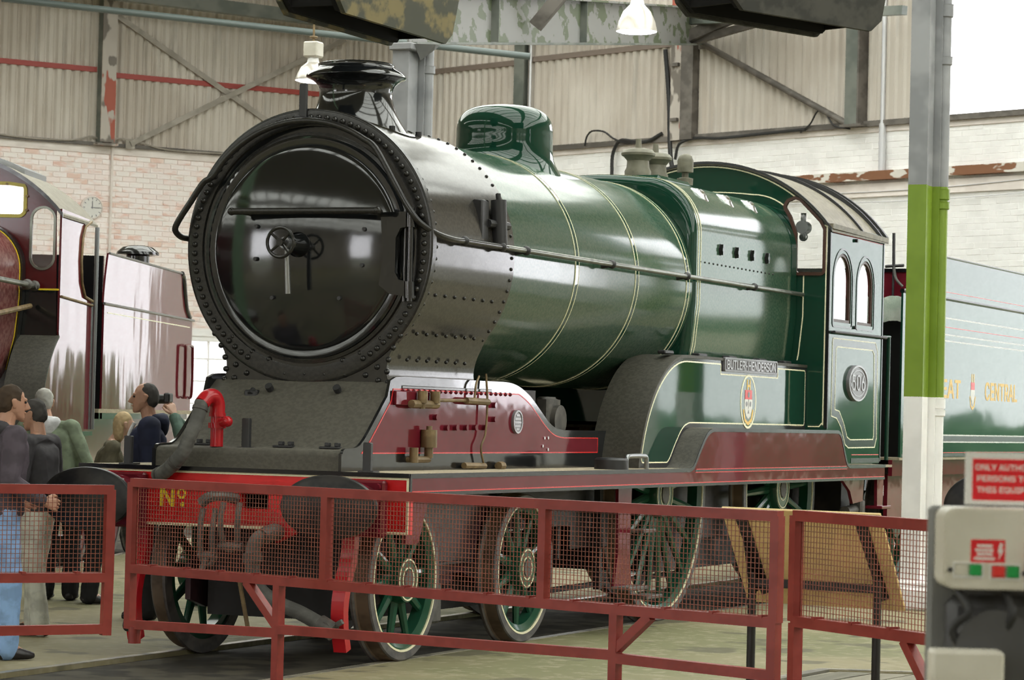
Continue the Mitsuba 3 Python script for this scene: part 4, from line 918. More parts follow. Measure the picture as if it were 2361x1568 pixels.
for s in (1, -1):
    m = px(sd_, 1.182, 1.20)
    k = P('cab_side', m if s > 0 else mirror_x(m), 'paint_green', smooth=False)
    for w in (w1, w2):
        m = px(w.buffer(0.035).difference(w.buffer(-0.028)), 1.165, 1.192); obj('window_frame', m if s > 0 else mirror_x(m), 'wood_window', k)
        m = px(w, 1.172, 1.174); obj('pane', m if s > 0 else mirror_x(m), 'glass_pane', k)
    if s > 0:
        for w in (w1, w2): obj('window_moulding', px(w.buffer(0.05).difference(w.buffer(0.03)), 1.20, 1.206), 'border_black', k)
        lw = Polygon([(8.07, 2.41), (9.42, 2.41), (9.50, 2.33), (9.52, 1.50), (9.46, 1.415), (8.60, 1.41), (8.50, 1.44), (8.36, 1.60), (8.22, 1.68), (8.05, 1.70), (8.05, 2.38)])
        li = Polygon([(8.20, 2.335), (9.33, 2.335), (9.385, 2.30), (9.42, 1.52), (9.40, 1.49), (8.66, 1.485), (8.56, 1.51), (8.44, 1.64), (8.30, 1.745), (8.16, 1.76), (8.16, 2.31)])
        obj('lining_border', px(lw.difference(li), 1.20, 1.2015), 'border_black', k)
        obj('lining', cat([px(g.buffer(0.005).difference(g.buffer(-0.005)), 1.2012, 1.204) for g in (lw, li)]), 'line_cream', k)
        obj('red_line', cat([strip_x([(8.72, 1.345), (9.6, 1.345)], 0.008, 1.2), strip_x([(8.0, 3.375), (9.6, 3.36)], 0.006, 1.2)]), 'line_red', k)
        obj('edge_strip', cat([strip_x([(YCAB + 0.012, 1.58), (YCAB + 0.012, 3.44)], 0.024, 1.2, 0.006), strip_x([(9.64, 1.28), (9.64, 3.40)], 0.03, 1.2, 0.006), strip_x([(8.7, 1.29), (9.62, 1.29)], 0.045, 1.2, 0.004)]), 'line_black', k)
        pl = affinity.scale(Point(8.80, 2.012).buffer(1, quad_segs=20), 0.300, 0.168, origin=(8.80, 2.012))
        obj('number_plate', px(pl, 1.20, 1.225), 'plate_grey', k)
        obj('number_plate_rim', cat([px(pl.difference(affinity.scale(pl, 0.93, 0.90)), 1.22, 1.234), px(affinity.scale(pl, 0.80, 0.74).difference(affinity.scale(pl, 0.76, 0.69)), 1.224, 1.229)]), 'plate_letter', k)
        mt = text('506', 0.145, 0.010, False, 0); mt.apply_scale((1.18, 1, 1)); obj('number', on_x(mt, 1.223, 8.80, 1.945), 'plate_letter', k)
        obj('cornice', cat([px(Polygon([(YCAB - 0.02, 3.445), (9.70, 3.43), (9.70, 3.385), (YCAB - 0.02, 3.40)]), 1.19, 1.232)]), 'roof_cab', k)
        obj('grab_rail', cat([tube([(1.245, 7.95, 2.462), (1.245, 9.64, 2.468)], 0.014, 10)] + [cyl((1.2, y, 2.464), (1.25, y, 2.464), 0.012) for y in (8.0, 9.6)]), 'dark_iron', k, 40)
        obj('stud', cat([cyl((1.2, y, z), (1.225, y, z), 0.016, n=8) for y, z in ((8.70, 3.34), (8.70, 2.53))]), 'dark_iron', k)
def arcband(c, up_, dn_, y0, y1): return py(Polygon([(x, z + up_) for x, z in c] + [(x, z - dn_) for x, z in c[::-1]]), y0, y1)


roof = arcband(roofc, 0.0, 0.02, YCAB - 0.03, 9.72)
k = P('cab_roof', roof, 'roof_cab', smooth=30)
for y, w, h in ((YCAB - 0.035, 0.02, 0.012), (8.95, 0.035, 0.03), (9.50, 0.03, 0.045), (9.68, 0.06, 0.05)):
    m = arcband(roofc, h, 0.01, y - w / 2, y + w / 2)
    obj('rain_strip', m, 'dark_iron', k, 30)
obj('strip_bolt', cat([trimesh.creation.icosphere(1, 0.02).apply_translation((x, 9.59, RZ(x) + 0.01)) for x in np.linspace(-1.1, 1.15, 14)]), 'dark_iron', k, 40)
P('cab_floor', box(-1.18, 1.18, YCAB, 9.7, 1.20, 1.245), 'cab_inside', smooth=False)
P('backhead', cat([cbox(-0.8, 0.8, YCAB + 0.02, 8.35, 1.24, 2.75, 0.05), cyl((0.35, 8.3, 2.4), (0.35, 8.5, 2.4), 0.10), cyl((-0.2, 8.3, 2.6), (-0.2, 8.42, 2.6), 0.09)]), 'cab_inside', smooth=40)
P('spectacle_fittings', cat([cyl((0.90, 8.0, 3.42), (0.90, 8.12, 3.42), 0.06), cyl((0.90, 8.05, 3.3), (0.90, 8.05, 3.55), 0.025), tube([(0.92 + 0.035 * math.cos(t), 8.0, 3.33 + 0.035 * math.sin(t)) for t in np.linspace(0, 6.28, 16)], 0.007)]), 'dark_iron', smooth=40)
P('cab_handrail', cat([tube([(1.17, 9.98, 1.29), (1.17, 9.98, 2.48)], 0.020, 10), tube([(1.17, 9.62, 2.48), (1.17, 10.02, 2.49)], 0.014, 10)]), 'paint_green', smooth=40)
P('footstep', cat([px([(9.75, 1.22), (9.98, 1.22), (9.96, 0.85), (9.77, 0.85)], 1.12, 1.15), cbox(1.05, 1.22, 9.70, 10.02, 0.82, 0.85, 0.005), px([(8.75, 1.11), (9.45, 1.11), (9.42, 0.90), (9.10, 0.88), (9.0, 1.0)], 1.08, 1.11)]), 'paint_maroon', smooth=False)
P('drag_box', box(-0.9, 0.9, 9.4, 10.1, 0.75, 1.2), 'dark_frame', smooth=False)
P('injector', cat([cyl((1.0, 9.2, 0.80), (1.0, 9.7, 0.82), 0.05), cbox(0.95, 1.08, 9.5, 9.62, 0.72, 0.92, 0.02)]), 'grey_iron', smooth=40)

# ------------------------------------------------------------------ its tender
TN = thing('tender', 'green tender lettered in gold behind the big green engine, partly hidden by the banded column', 'tender')
tx = 1.20
ts = Polygon([(10.36, 1.315), (17.25, 1.315), (17.25, 2.955), (10.36, 2.955)]); tu = Polygon([(10.9, 2.955), (17.0, 2.955), (17.0, 3.40), (11.3, 3.385), (10.95, 3.25)])
for s in (1, -1):
    m = px(ts, tx - 0.02, tx); k = obj('side', m if s > 0 else mirror_x(m), 'paint_green', TN)
    m = px(tu, tx - 0.055, tx - 0.04); k2 = obj('coal_plate', m if s > 0 else mirror_x(m), 'paint_green', TN)
    if s > 0:
        obj('top_bead', tube([(tx - 0.045, y, z) for y, z in ((10.95, 3.26), (11.3, 3.39), (17.0, 3.405))], 0.014, 8), 'steel', k2, 40)
        obj('shoulder_bead', cat([tube([(tx - 0.012, 10.36, 2.955), (tx - 0.012, 17.25, 2.955)], 0.024, 8), box(tx - 0.04, tx, 10.4, 17.25, 2.965, 2.98)]), 'paint_black', k, 40)
        obj('lining', cat([strip_x([(10.5, z), (17.1, z)], 0.012, tx) for z in (2.755, 2.582, 2.518, 1.541, 1.470)]), 'sign_white', k)
        obj('red_line', cat([strip_x([(10.5, z), (17.1, z)], 0.007, tx) for z in (2.66, 1.36)] + [strip_x([(11.2, 3.03), (17.0, 3.04)], 0.006, tx - 0.04)]), 'line_red', k)
        obj('dark_band', cat([px(sbox(10.5, 1.477, 17.1, 1.535), tx, tx + 0.0015), px(sbox(10.4, 1.318, 17.2, 1.35), tx, tx + 0.0015)]), 'line_black', k)
        for word, y0, y1 in (('GREAT', 11.30, 12.62), ('CENTRAL', 13.66, 15.12)):
            mt = text(word, 0.185, 0.003, True); b0, b1 = mt.bounds[0, 0], mt.bounds[1, 0]; mt.apply_translation((-b0, 0, 0)); mt.apply_scale(((y1 - y0) / (b1 - b0), 1, 1))
            obj('gold_lettering', on_x(mt, tx, y0, 1.932), 'gilt', k)
        cy, cz = 13.13, 2.0
        obj('crest_wing', px(unary_union([sbox(cy - 0.05, cz + 0.11, cy - 0.025, cz + 0.20), sbox(cy + 0.025, cz + 0.11, cy + 0.05, cz + 0.20)]), tx, tx + 0.003), 'gilt', k)
        obj('crest_red_quarter', px(sbox(cy - 0.075, cz + 0.03, cy + 0.075, cz + 0.11), tx, tx + 0.003), 'line_red', k)
        obj('crest_shield', px(unary_union([sbox(cy - 0.085, cz - 0.05, cy + 0.085, cz + 0.03), Polygon([(cy - 0.085, cz - 0.04), (cy + 0.085, cz - 0.04), (cy, cz - 0.14)])]), tx, tx + 0.003), 'sign_white', k)
        obj('crest_scroll', px(LineString([(cy - 0.11, cz - 0.05), (cy - 0.075, cz - 0.14), (cy, cz - 0.175), (cy + 0.075, cz - 0.14), (cy + 0.11, cz - 0.05)]).buffer(0.012), tx, tx + 0.003), 'gilt', k)
obj('tank', cat([box(-1.18, 1.18, 11.0, 17.2, 1.32, 2.94), box(-1.18, 1.18, 17.15, 17.25, 1.32, 3.35)]), 'paint_green', TN)
k = obj('front_plate', box(-1.17, 1.17, 10.90, 10.93, 2.90, 3.17), 'paint_maroon', TN)
obj('front_rim', box(-1.18, 1.18, 10.88, 10.94, 3.17, 3.205), 'line_black', k)
obj('coal_space', box(-1.1, 1.1, 10.93, 10.96, 1.4, 2.92), 'soot', TN)
obj('sheet_cover', loft([[(0.55 + 0.5 * t, 10.80 - 0.05 * math.sin(3 * t), z + 0.02 * math.sin(9 * t)) for z in (2.66, 2.69, 2.90, 2.91)] for t in np.linspace(0, 1.1, 8)], closed=True), 'tarp', TN, 30)
obj('locker', box(0.4, 1.15, 10.84, 10.95, 1.3, 2.68), 'soot', TN)
obj('water_handle', cat([tube([(0.955, 10.85, 3.20), (0.95, 10.85, 3.56)], 0.016, 8), tube([(0.87, 10.85, 3.225), (1.06, 10.85, 3.235)], 0.016, 8), tube([(0.95, 10.85, 2.75), (0.955, 10.85, 3.24)], 0.012, 8)]), 'dark_iron', TN, 40)
obj('rope', tube(smoothpath([(0.96, 10.84, 3.22), (0.99, 10.82, 3.10), (1.06, 10.82, 3.02)], 5), 0.014, 8), 'rubber_hose', TN, 40)
obj('frame', cat([box(s * 1.12 - 0.02, s * 1.12 + 0.02, 10.3, 17.4, 1.13, 1.29) for s in (1, -1)] + [box(s * 1.02 - 0.02, s * 1.02 + 0.02, 10.5, 17.2, 0.6, 1.14) for s in (1, -1)]), 'paint_maroon', TN)
obj('running_plate', box(-1.21, 1.21, 10.3, 17.5, 1.288, 1.312), 'dusty_deck', TN)
for y in (11.6, 13.6, 15.6):
    for s in (1, -1):
        M = Tm(s * 0.745, y, 0.663, 0 if s > 0 else math.pi) @ np.diag([1, 1.244, 1.244, 1.0])
        k = raw(bw['centre'], 'wheel', TN, M); raw(bw['tyre'], 'tyre', k, M)

# ------------------------------------------------------------------ the maroon locomotive on the next road
def MLo(): M = np.eye(4); M[:2, 0], M[:2, 1], M[:2, 3] = vL, uL, C0; return M


ML2 = MLo()                                        # local: x to its right, y along its track away from the turntable
L2 = thing('steam_locomotive', 'maroon steam engine with arched cab window, cut off by the left border', 'locomotive')


def Q(name, mesh, m, parent=None, smooth=30, **lab): return obj(name, mesh, m, parent or L2, smooth, ML2, **lab)


uc = 19.75
R2 = lambda x: 3.97 - (1.60 - math.sqrt(1.60 ** 2 - x * x))
rc2 = [(x, R2(x)) for x in np.linspace(-1.235, 1.235, 36)]
arch = lambda s: unary_union([sbox(s * 1.045 - 0.1, 2.99, s * 1.045 + 0.1, 3.34), Point(s * 1.045, 3.34).buffer(0.1, quad_segs=10), Point(s * 1.045, 2.99).buffer(0.1, quad_segs=10)])
rectw = rrect(0.16, 3.365, 0.872, 3.665, 0.06).intersection(Polygon([(0.1, 3.3), (0.9, 3.3), (0.9, 3.64), (0.1, 3.75)]))
holes = unary_union([arch(1), arch(-1), rectw, affinity.scale(rectw, -1, 1, origin=(0, 0))])
pl2 = Polygon([(1.215, 1.35)] + [(x, z - 0.02) for x, z in rc2[::-1] if abs(x) < 1.215] + [(-1.215, 1.35)])
cut2 = sbox(-2, 0, 2, 2.69)
k = Q('cab_front', py(pl2.difference(holes).difference(cut2), uc, uc + 0.02), 'paint_crimson')
obj('lower_front', py(pl2.intersection(cut2), uc, uc + 0.02), 'paint_black', k, M=ML2)
obj('window_frame', cat([py(rectw.buffer(0.016).difference(rectw.buffer(-0.014)), uc - 0.02, uc)]), 'brass_paint', k, M=ML2, label='yellow window frame')
for s in (1, -1):
    obj('window_rim', py(arch(s).buffer(0.022).difference(arch(s)), uc - 0.012, uc), 'handrail_steel', k, M=ML2)
    obj('pane', py(arch(s).buffer(0.01), uc + 0.008, uc + 0.010), 'glass_pane', k, M=ML2)
obj('pane', py(rectw.buffer(0.01), uc + 0.008, uc + 0.010), 'glass_pane', k, M=ML2)
obj('yellow_line', py(sbox(0.95, 2.683, 1.21, 2.70), uc - 0.003, uc), 'line_yellow', k, M=ML2)
obj('frame_stud', cat([cyl((x, uc - 0.03, z), (x, uc, z), 0.012, n=8) for x, z in ((0.35, 3.68), (0.7, 3.66), (0.89, 3.55), (0.89, 3.42), (0.6, 3.345), (0.3, 3.345))]), 'brass_dull', k, M=ML2)
csp = [(20.2 + 1.10 * math.cos(t), 1.25 + 1.10 * math.sin(t)) for t in np.linspace(math.pi - 0.12, math.pi * 0.63, 16)]
sd2 = Polygon([(csp[0][0], 1.38)] + csp + [(uc, 2.30), (uc, 3.44), (20.95, 3.42), (20.72, 3.36), (20.60, 3.25), (20.55, 3.0), (20.60, 2.80), (20.75, 2.66), (21.10, 2.63), (21.10, 1.38)]).buffer(0)
for s in (1, -1):
    m = px(sd2, 1.20, 1.22); k = Q('cab_side', m if s > 0 else mirror_x(m), 'crimson_wavy', smooth=False)
    cv = LineString(csp).buffer(0.012, cap_style=2); m = px(cv, 0.85, 1.225); Q('splasher_cover', m if s > 0 else mirror_x(m), 'splasher_top', smooth=40)
    if s > 0:
        obj('beading', cat([tube([(1.23, u, z) for u, z in ((20.95, 3.40), (20.70, 3.34), (20.60, 3.22), (20.56, 3.0), (20.61, 2.80), (20.76, 2.67), (21.1, 2.64))], 0.014, 8), tube([(1.23, uc + 0.02, 2.63), (1.23, 21.1, 2.60)], 0.012, 8)]), 'brass_dull', k, 40, M=ML2)
        obj('handrail_post', cat([tube([(1.25, 21.13, 1.40), (1.25, 21.13, 3.36)], 0.022, 10), tube([(1.20, 21.14, 1.40), (1.20, 21.14, 2.62)], 0.045, 10)]), 'steel', k, 40, M=ML2)
m = arcband(rc2, 0.0, 0.025, uc - 0.03, 21.22)
k = Q('cab_roof', m, 'roof_cab', smooth=30); obj('roof_slide', arcband([(x, R2(x)) for x in np.linspace(-0.5, 0.72, 12)], 0.05, 0.0, 20.3, 21.18), 'steel', k, 30, M=ML2)
obj('roof_edge', arcband(rc2, 0.012, 0.03, uc - 0.045, uc - 0.028), 'paint_black', k, 30, M=ML2)
f2 = lambda i: fb(0.875 - i, 3.28 - i, 0.42)
k = Q('firebox', py(f2(0), 17.2, uc), 'crimson_dust', smooth=25)
obj('yellow_line', py(f2(-0.004).difference(f2(0.002)), uc - 0.17, uc - 0.15), 'line_yellow', k, 25, M=ML2)
obj('rear_moulding', py(f2(-0.02).difference(f2(0.002)), uc - 0.13, uc - 0.01), 'paint_black', k, 25, M=ML2)
Q('boiler', lathe([(0, 0), (0.80, 0), (0.80, 5.5), (0, 5.5)], (0, 11.8, 2.55), (0, 1, 0), 64), 'paint_crimson')
k = Q('handrail', cat([tube([(1.02, 12.5, 2.715), (1.02, uc - 0.12, 2.715)], 0.026, 12)]), 'handrail_steel', smooth=40)
obj('knob', cat([cyl((0.9, u, 2.70), (1.05, u, 2.715), 0.03) for u in (19.52, 17.9)] + [trimesh.creation.icosphere(2, 0.05).apply_translation((1.02, u, 2.715)) for u in (19.58, 19.3, 18.0)]), 'grey_iron', k, 40, M=ML2)
Q('reversing_rod', cat([tube([(0.97, 17.0, 2.28), (0.98, 19.6, 2.53)], 0.025, 8)]), 'brass_dull', smooth=40)
Q('running_plate', box(-1.24, 1.24, 11.5, 21.2, 1.34, 1.38), 'paint_black', smooth=False)
k = Q('valance', cat([px(sbox(11.5, 1.20, 21.1, 1.34), s * 1.21 - 0.01, s * 1.21 + 0.01) for s in (1, -1)]), 'paint_crimson', smooth=False)
obj('yellow_line', strip_x([(19.0, 1.225), (21.1, 1.225)], 0.014, 1.22), 'line_yellow', k, M=ML2)
Q('frame', cat([box(s * 0.6 - 0.02, s * 0.6 + 0.02, 11.5, 21, 0.5, 1.34) for s in (1, -1)]), 'dark_frame', smooth=False)
k = Q('cab_steps', cat([box(1.0, 1.22, 20.72, 21.0, z, z + 0.03) for z in (0.35, 0.75, 1.08)] + [box(1.0, 1.03, 20.72, 21.0, 0.35, 1.3)]), 'paint_black', smooth=False)
obj('yellow_line', cat([box(1.0, 1.225, 20.715, 20.72, z + 0.005, z + 0.03) for z in (0.75, 1.08)]), 'line_yellow', k, M=ML2)
for u in (16.9, 20.2):
    for s in (1, -1):
        M = ML2 @ Tm(s * 0.745, u, 1.067, 0 if s > 0 else math.pi) @ np.diag([1, 1.037, 1.037, 1.0])
        k = raw(dw['tyre'], 'driving_wheel', L2, M); raw({**dw['centre'], 'bsdf': {'type': 'ref', 'id': 'paint_crimson'}}, 'centre', k, M)
# its tender
T2 = thing('tender', 'maroon tender with a bright mirror-like side behind the maroon engine', 'tender')


def Q2(name, mesh, m, parent=None, smooth=30, **lab): return obj(name, mesh, m, parent or T2, smooth, ML2, **lab)


low2 = Polygon([(21.75, 1.60), (26.55, 1.60), (26.55, 2.66), (21.75, 2.66)])
for s in (1, -1):
    m = px(low2, 1.185, 1.205); k = Q2('side', m if s > 0 else mirror_x(m), 'crimson_wavy', smooth=False)
    fl = loft([[(1.205 + 0.02 * t * t, u0_ + (21.80 - u0_) * 0, z) for u0_ in (21.72 + 0.08 * t,)] + [(1.205 + 0.02 * t * t, 26.35 - 0.62 * t ** 0.6, z)] + [(1.185 + 0.02 * t * t, 26.35 - 0.62 * t ** 0.6, z), (1.185 + 0.02 * t * t, 21.72 + 0.08 * t, z)] for t, z in ((t, 2.66 + 0.49 * t) for t in np.linspace(0, 1, 8))])
    k2 = Q2('coal_side', fl if s > 0 else mirror_x(fl), 'crimson_wavy', smooth=40)
    if s > 0:
        obj('beading', cat([tube([(1.215, 21.7, 2.645), (1.215, 26.6, 2.645)], 0.014, 8), tube([(1.228, 21.82, 3.15), (1.228, 25.72, 3.15)], 0.012, 8)]), 'steel', k, 40, M=ML2)
        obj('rear_edge', tube(smoothpath([(1.225, 25.73, 3.15), (1.22, 25.86, 3.10), (1.215, 25.98, 2.95), (1.21, 26.12, 2.78), (1.21, 26.35, 2.67)], 5), 0.028, 8), 'paint_black', k2, 40, M=ML2)
        obj('grab_rail', cat([tube(smoothpath([(1.21, 25.95, 1.75), (1.25, 25.95, 1.80), (1.25, 25.95, 2.28), (1.25, 26.0, 2.34), (1.25, 26.32, 2.34), (1.25, 26.38, 2.28), (1.25, 26.38, 1.80), (1.21, 26.38, 1.75)], 5), 0.016, 8)]), 'paint_crimson', k, 40, M=ML2)
        obj('yellow_line', strip_x([(21.9, 2.56), (26.4, 2.56)], 0.010, 1.205), 'line_cream', k, M=ML2)
Q2('tank', cat([box(-1.18, 1.18, 21.9, 26.5, 1.5, 2.65), box(-1.18, 1.18, 21.75, 21.80, 1.5, 3.12)]), 'paint_black', smooth=False)
Q2('frame', cat([box(s * 1.05 - 0.02, s * 1.05 + 0.02, 21.6, 26.8, 0.75, 1.56) for s in (1, -1)]), 'paint_crimson', smooth=False)
Q2('running_plate', box(-1.22, 1.22, 21.55, 26.8, 1.56, 1.60), 'dusty_deck', smooth=False)
Q2('filler_dome', lathe([(0.13, -0.6), (0.13, 0.07), (0.24, 0.085), (0.235, 0.115), (0.17, 0.17), (0.08, 0.19), (0, 0.192)], (0.80, 25.3, 3.24), (0, 0, 1), 28), 'paint_black', smooth=40)
for u in (22.6, 24.2, 25.8):
    for s in (1, -1):
        M = ML2 @ Tm(s * 0.745, u, 0.62, 0 if s > 0 else math.pi) @ np.diag([1, 1.163, 1.163, 1.0])
        k = raw(bw['tyre'], 'wheel', T2, M)
        raw({**bw['centre'], 'bsdf': {'type': 'ref', 'id': 'paint_crimson'}}, 'centre', k, M)

# ------------------------------------------------------------------ steelwork of the walls
def WL(s, z, inn=0.0): return (ML @ V(s, -inn, z, 1))[:3]


def WR(s, z, inn=0.0): return (MR @ V(s, -inn, z, 1))[:3]


def wbox(M, *a): return box(*a).apply_transform(M)


k = thing('wall_stanchion', 'grey brown steel stanchion with red oxide patches above the pink brick wall', 'stanchion')
obj('web', wbox(ML, 20.74, 20.78, -0.20, 0.0, ZB, ZT), 'girder_dark', k); obj('flange', wbox(ML, 20.74, 20.98, -0.22, -0.20, ZB + 0.05, ZT), 'peeling_rust', k); obj('base_plate', wbox(ML, 20.68, 21.04, -0.24, 0, ZB, ZB + 0.03), 'peeling_rust', k)
k = thing('wall_stanchion', 'dark wall stanchion with a pale pipe beside it, left of the dome', 'stanchion')
obj('web', wbox(MR, -1.52, -1.30, -0.2, -0.18, ZB, ZT), 'girder_dark', k); obj('flange', wbox(MR, -1.43, -1.40, -0.2, 0.0, ZB, ZT), 'girder_dark', k); obj('conduit', tube([WR(-1.25, ZB, 0.1), WR(-1.25, ZT, 0.1)], 0.022), 'pipe_grey', k, 40)
k = thing('wall_stanchion', 'flaking brown and white stanchion between the dome and the safety valves', 'stanchion')
obj('web', wbox(MR, 1.80, 2.00, -0.14, -0.12, ZB, ZT), 'peeling_rust', k); obj('flange', wbox(MR, 2.02, 2.26, -0.16, 0.0, ZB, ZT), 'brace_dark', k); obj('bracket', cat([wbox(MR, 1.84, 1.98, -0.19, -0.14, z, z + 0.05) for z in (5.95, 6.75)]), 'brace_dark', k)
k = thing('wall_stanchion', 'dark grey stanchion above the cab roof, nearest the banded column', 'stanchion')
obj('web', wbox(MR, 5.19, 5.40, -0.2, -0.18, ZB, ZT), 'girder_dark', k); obj('flange', wbox(MR, 5.40, 5.43, -0.2, 0.0, ZB, ZT), 'brace_dark', k); obj('base_plate', wbox(MR, 5.12, 5.5, -0.22, 0, ZB, ZB + 0.03), 'brace_dark', k)
for (s0, z0, s1, z1, M, m, lab) in ((20.98, 7.75, 24.1, 6.08, WL, 'brace_grey', 'grey flat brace sloping down to the smokebox, one arm of the crossed pair'), (21.3, 5.74, 25.1, 7.73, WL, 'brace_grey', 'grey flat brace rising from the brick wall, other arm of the crossed pair'),
                                   (2.40, 7.05, 5.20, 5.72, WR, 'brace_dark', 'dark round brace sloping down behind the cab roof')):
    k = thing('wall_brace', lab, 'brace')
    inn = 0.13 if m == 'brace_dark' else (0.10 if z0 > z1 else 0.13)
    m_ = tube([M(s0, z0, inn), M(s1, z1, inn)], 0.045, 12) if M is WR else bar(M(s0, z0, inn), M(s1, z1, inn), 0.012, 0.085)
    obj('bar', m_, m, k, 40 if M is WR else False); obj('gusset', cat([bar(M(s0 - 0.08, z0, inn - 0.02), M(s0 + 0.08, z0, inn - 0.02), 0.01, 0.16)]), m, k)
obj('girt', wbox(ML, 16, 20.72, -0.07, -0.0, 6.82, 6.90), 'girt_red', 'wall_left_upper')
obj('girt', wbox(ML, 21.0, SL - 0.02, -0.07, -0.0, 6.76, 6.84), 'girt_red', 'wall_left_upper')
obj('girt', wbox(MR, SR + 0.1, -1.52, -0.07, -0.0, 7.04, 7.12), 'girt_brown', 'wall_right_upper')
obj('girt', wbox(MR, -1.28, 1.78, -0.07, -0.0, 7.06, 7.14), 'girt_brown', 'wall_right_upper')
k = obj('wall_ledge', cat([wbox(MR, 3.6, 17, -0.14, 0.0, 4.94, 5.06), wbox(MR, 3.2, 3.6, -0.12, 0, 4.90, 4.98)]), 'rusty_rail'); labels[k] = {'label': 'rusty white steel ledge along the white brick wall behind the cab roof', 'category': 'ledge'}
obj('under_flashing', wbox(MR, 3.4, 17, -0.05, 0.0, 4.72, 4.90), 'plaster_cap', k)
k = obj('wall_pipe', cat([tube([WR(5.76, 5.06, 0.07), WR(5.76, ZT, 0.07)], 0.032, 12), tube([WR(5.76, 5.06, 0.07), WR(5.76, 5.70, 0.07)], 0.047, 12)]), 'pipe_grey', smooth=40); labels[k] = {'label': 'thin grey pipe down the sheeting and white wall beside the banded column', 'category': 'pipe'}
k = obj('wall_pipe', tube([WL(21.03, 3.2, 0.04), WL(21.03, ZB, 0.04)], 0.022, 10), 'plaster_cap', smooth=40); labels[k] = {'label': 'thin pale pipe down the pink brick wall beside the clock', 'category': 'pipe'}
cb = lambda pts, r=0.018: tube(smoothpath([WR(s, z, 0.12 + 0.03 * math.sin(7 * s)) for s, z in pts], 6), r, 8)
for pts, r, lab in (([(1.63, 7.02), (1.70, 6.6), (1.76, 6.15), (1.78, 5.8), (1.83, 5.4), (1.95, 5.1)], 0.035, 'black cable hanging down the flaking stanchion'),
                    ([(0.57, 4.9), (0.58, 5.26), (0.59, 5.55), (0.74, 5.74), (1.11, 5.70), (1.35, 5.70), (1.60, 5.80)], 0.028, 'black cable arching over the white wall left of the safety valves'),
                    ([(0.01, 5.70), (0.07, 5.84), (0.2, 5.91), (0.42, 5.89), (0.6, 5.78), (0.9, 5.70), (1.4, 5.69)], 0.014, 'thin grey cable looped on top of the wall beside the dome'),
                    ([(1.93, 5.40), (2.02, 5.62), (2.3, 5.69), (2.8, 5.66), (3.5, 5.68), (4.4, 5.70)], 0.022, 'black cable run along the wall top above the cab front'),
                    ([(4.3, 5.66), (4.5, 5.76), (4.66, 5.93), (4.80, 5.89), (4.94, 5.72), (5.2, 5.66)], 0.012, 'thin wire looped above the cab roof near the dark stanchion')):
    k = obj('cable', cb(pts, r), 'cable_black', smooth=40); labels[k] = {'label': lab, 'category': 'cable'}
for z0, z1, lab in ((4.80, 4.88, 'upper thin wire slung under the rusty ledge'), (4.68, 4.70, 'lower thin wire slung under the rusty ledge')):
    k = obj('wire', tube(smoothpath([WR(s, z0 + (z1 - z0) * (s - 4) / 5 - 0.05 * math.sin((s - 4) * 0.63), 0.06) for s in np.linspace(4, 9, 8)], 5), 0.007, 6), 'pipe_grey'); labels[k] = {'label': lab, 'category': 'wire'}
k = obj('wall_cable', tube(smoothpath([WL(s, ZB + 0.03 + dz, 0.11) for s, dz in ((18.6, 0.05), (19.6, 0.0), (20.3, 0.02), (20.65, 0.10), (20.9, 0.0), (21.1, 0.10), (21.5, 0.06), (22.0, -0.02), (23.2, 0.0))], 6), 0.014, 6), 'brace_grey', smooth=40)
labels[k] = {'label': 'grey cable sagging along the top of the pink brick wall', 'category': 'cable'}
k = thing('wall_clock', 'round white faced clock on the pink brick wall above the maroon tender', 'clock')
pc = WL(20.71, 4.71, 0.0); na = np.append(-aL, 0)
obj('case', lathe([(0, 0), (0.185, 0), (0.185, 0.05), (0.165, 0.065), (0.16, 0.05), (0, 0.05)], pc, na, 36), 'plaster_cap', k, 30); obj('dial', lathe([(0, 0.05), (0.16, 0.05), (0.16, 0.053), (0, 0.053)], pc, na, 36), 'sign_white', k, 30)
cz_ = lambda a, r: WL(20.71, 4.71, 0.06) + np.append(bL, 0) * r * math.sin(math.radians(a)) + V(0, 0, r * math.cos(math.radians(a)))
obj('hand', cat([bar(cz_(0, -0.02), cz_(0, 0.10), 0.012, 0.006), bar(cz_(90, -0.02), cz_(90, 0.13), 0.008, 0.012)]), 'plate_grey', k)
obj('hour_mark', cat([bar(cz_(a, 0.125), cz_(a, 0.15), 0.008, 0.010) for a in range(0, 360, 30)]), 'plate_grey', k)

# columns, girders, roof steel
def column(x, y, top, label, bands=True):
    k = thing('column', label, 'column')
    H = unary_union([sbox(x - 0.085, y - 0.13, x + 0.085, y - 0.112), sbox(x - 0.085, y + 0.112, x + 0.135, y + 0.13), sbox(x - 0.085, y - 0.13, x + 0.072, y + 0.10), sbox(x, y + 0.1, x + 0.02, y + 0.2)])
    pc = (x + 0.142, y + 0.185)
    cuts = ((3.77, top, 'cast_grey', 'upper_shaft'), (1.887, 3.77, 'column_green', 'green_band'), (0.24, 1.887, 'column_white', 'white_foot'))
    for z0, z1, m, nm in cuts:
        obj(nm, pz(H, z0, z1), m, k); d = obj('downpipe', cyl((*pc, z0), (*pc, z1), 0.052, n=24), m, k, 40)
        for zc, hh in (((3.70, 0.05), (3.60, 0.035)) if nm == 'green_band' else ((1.83, 0.05), (1.745, 0.03)) if nm == 'white_foot' else ((5.35, 0.06), (4.90, 0.04))):
            if zc < top: obj('collar', lathe([(0.052, -hh), (0.066, -hh + 0.01), (0.066, hh - 0.01), (0.070, hh), (0.052, hh)], (*pc, zc), (0, 0, 1), 24), m, d, 40)
    obj('plinth', cat([cbox(x - 0.16, x + 0.27, y - 0.22, y + 0.26, 0.0, 0.20, 0.02), cbox(x - 0.12, x + 0.22, y - 0.17, y + 0.22, 0.19, 0.26, 0.02)]), 'column_white', k)
    return k


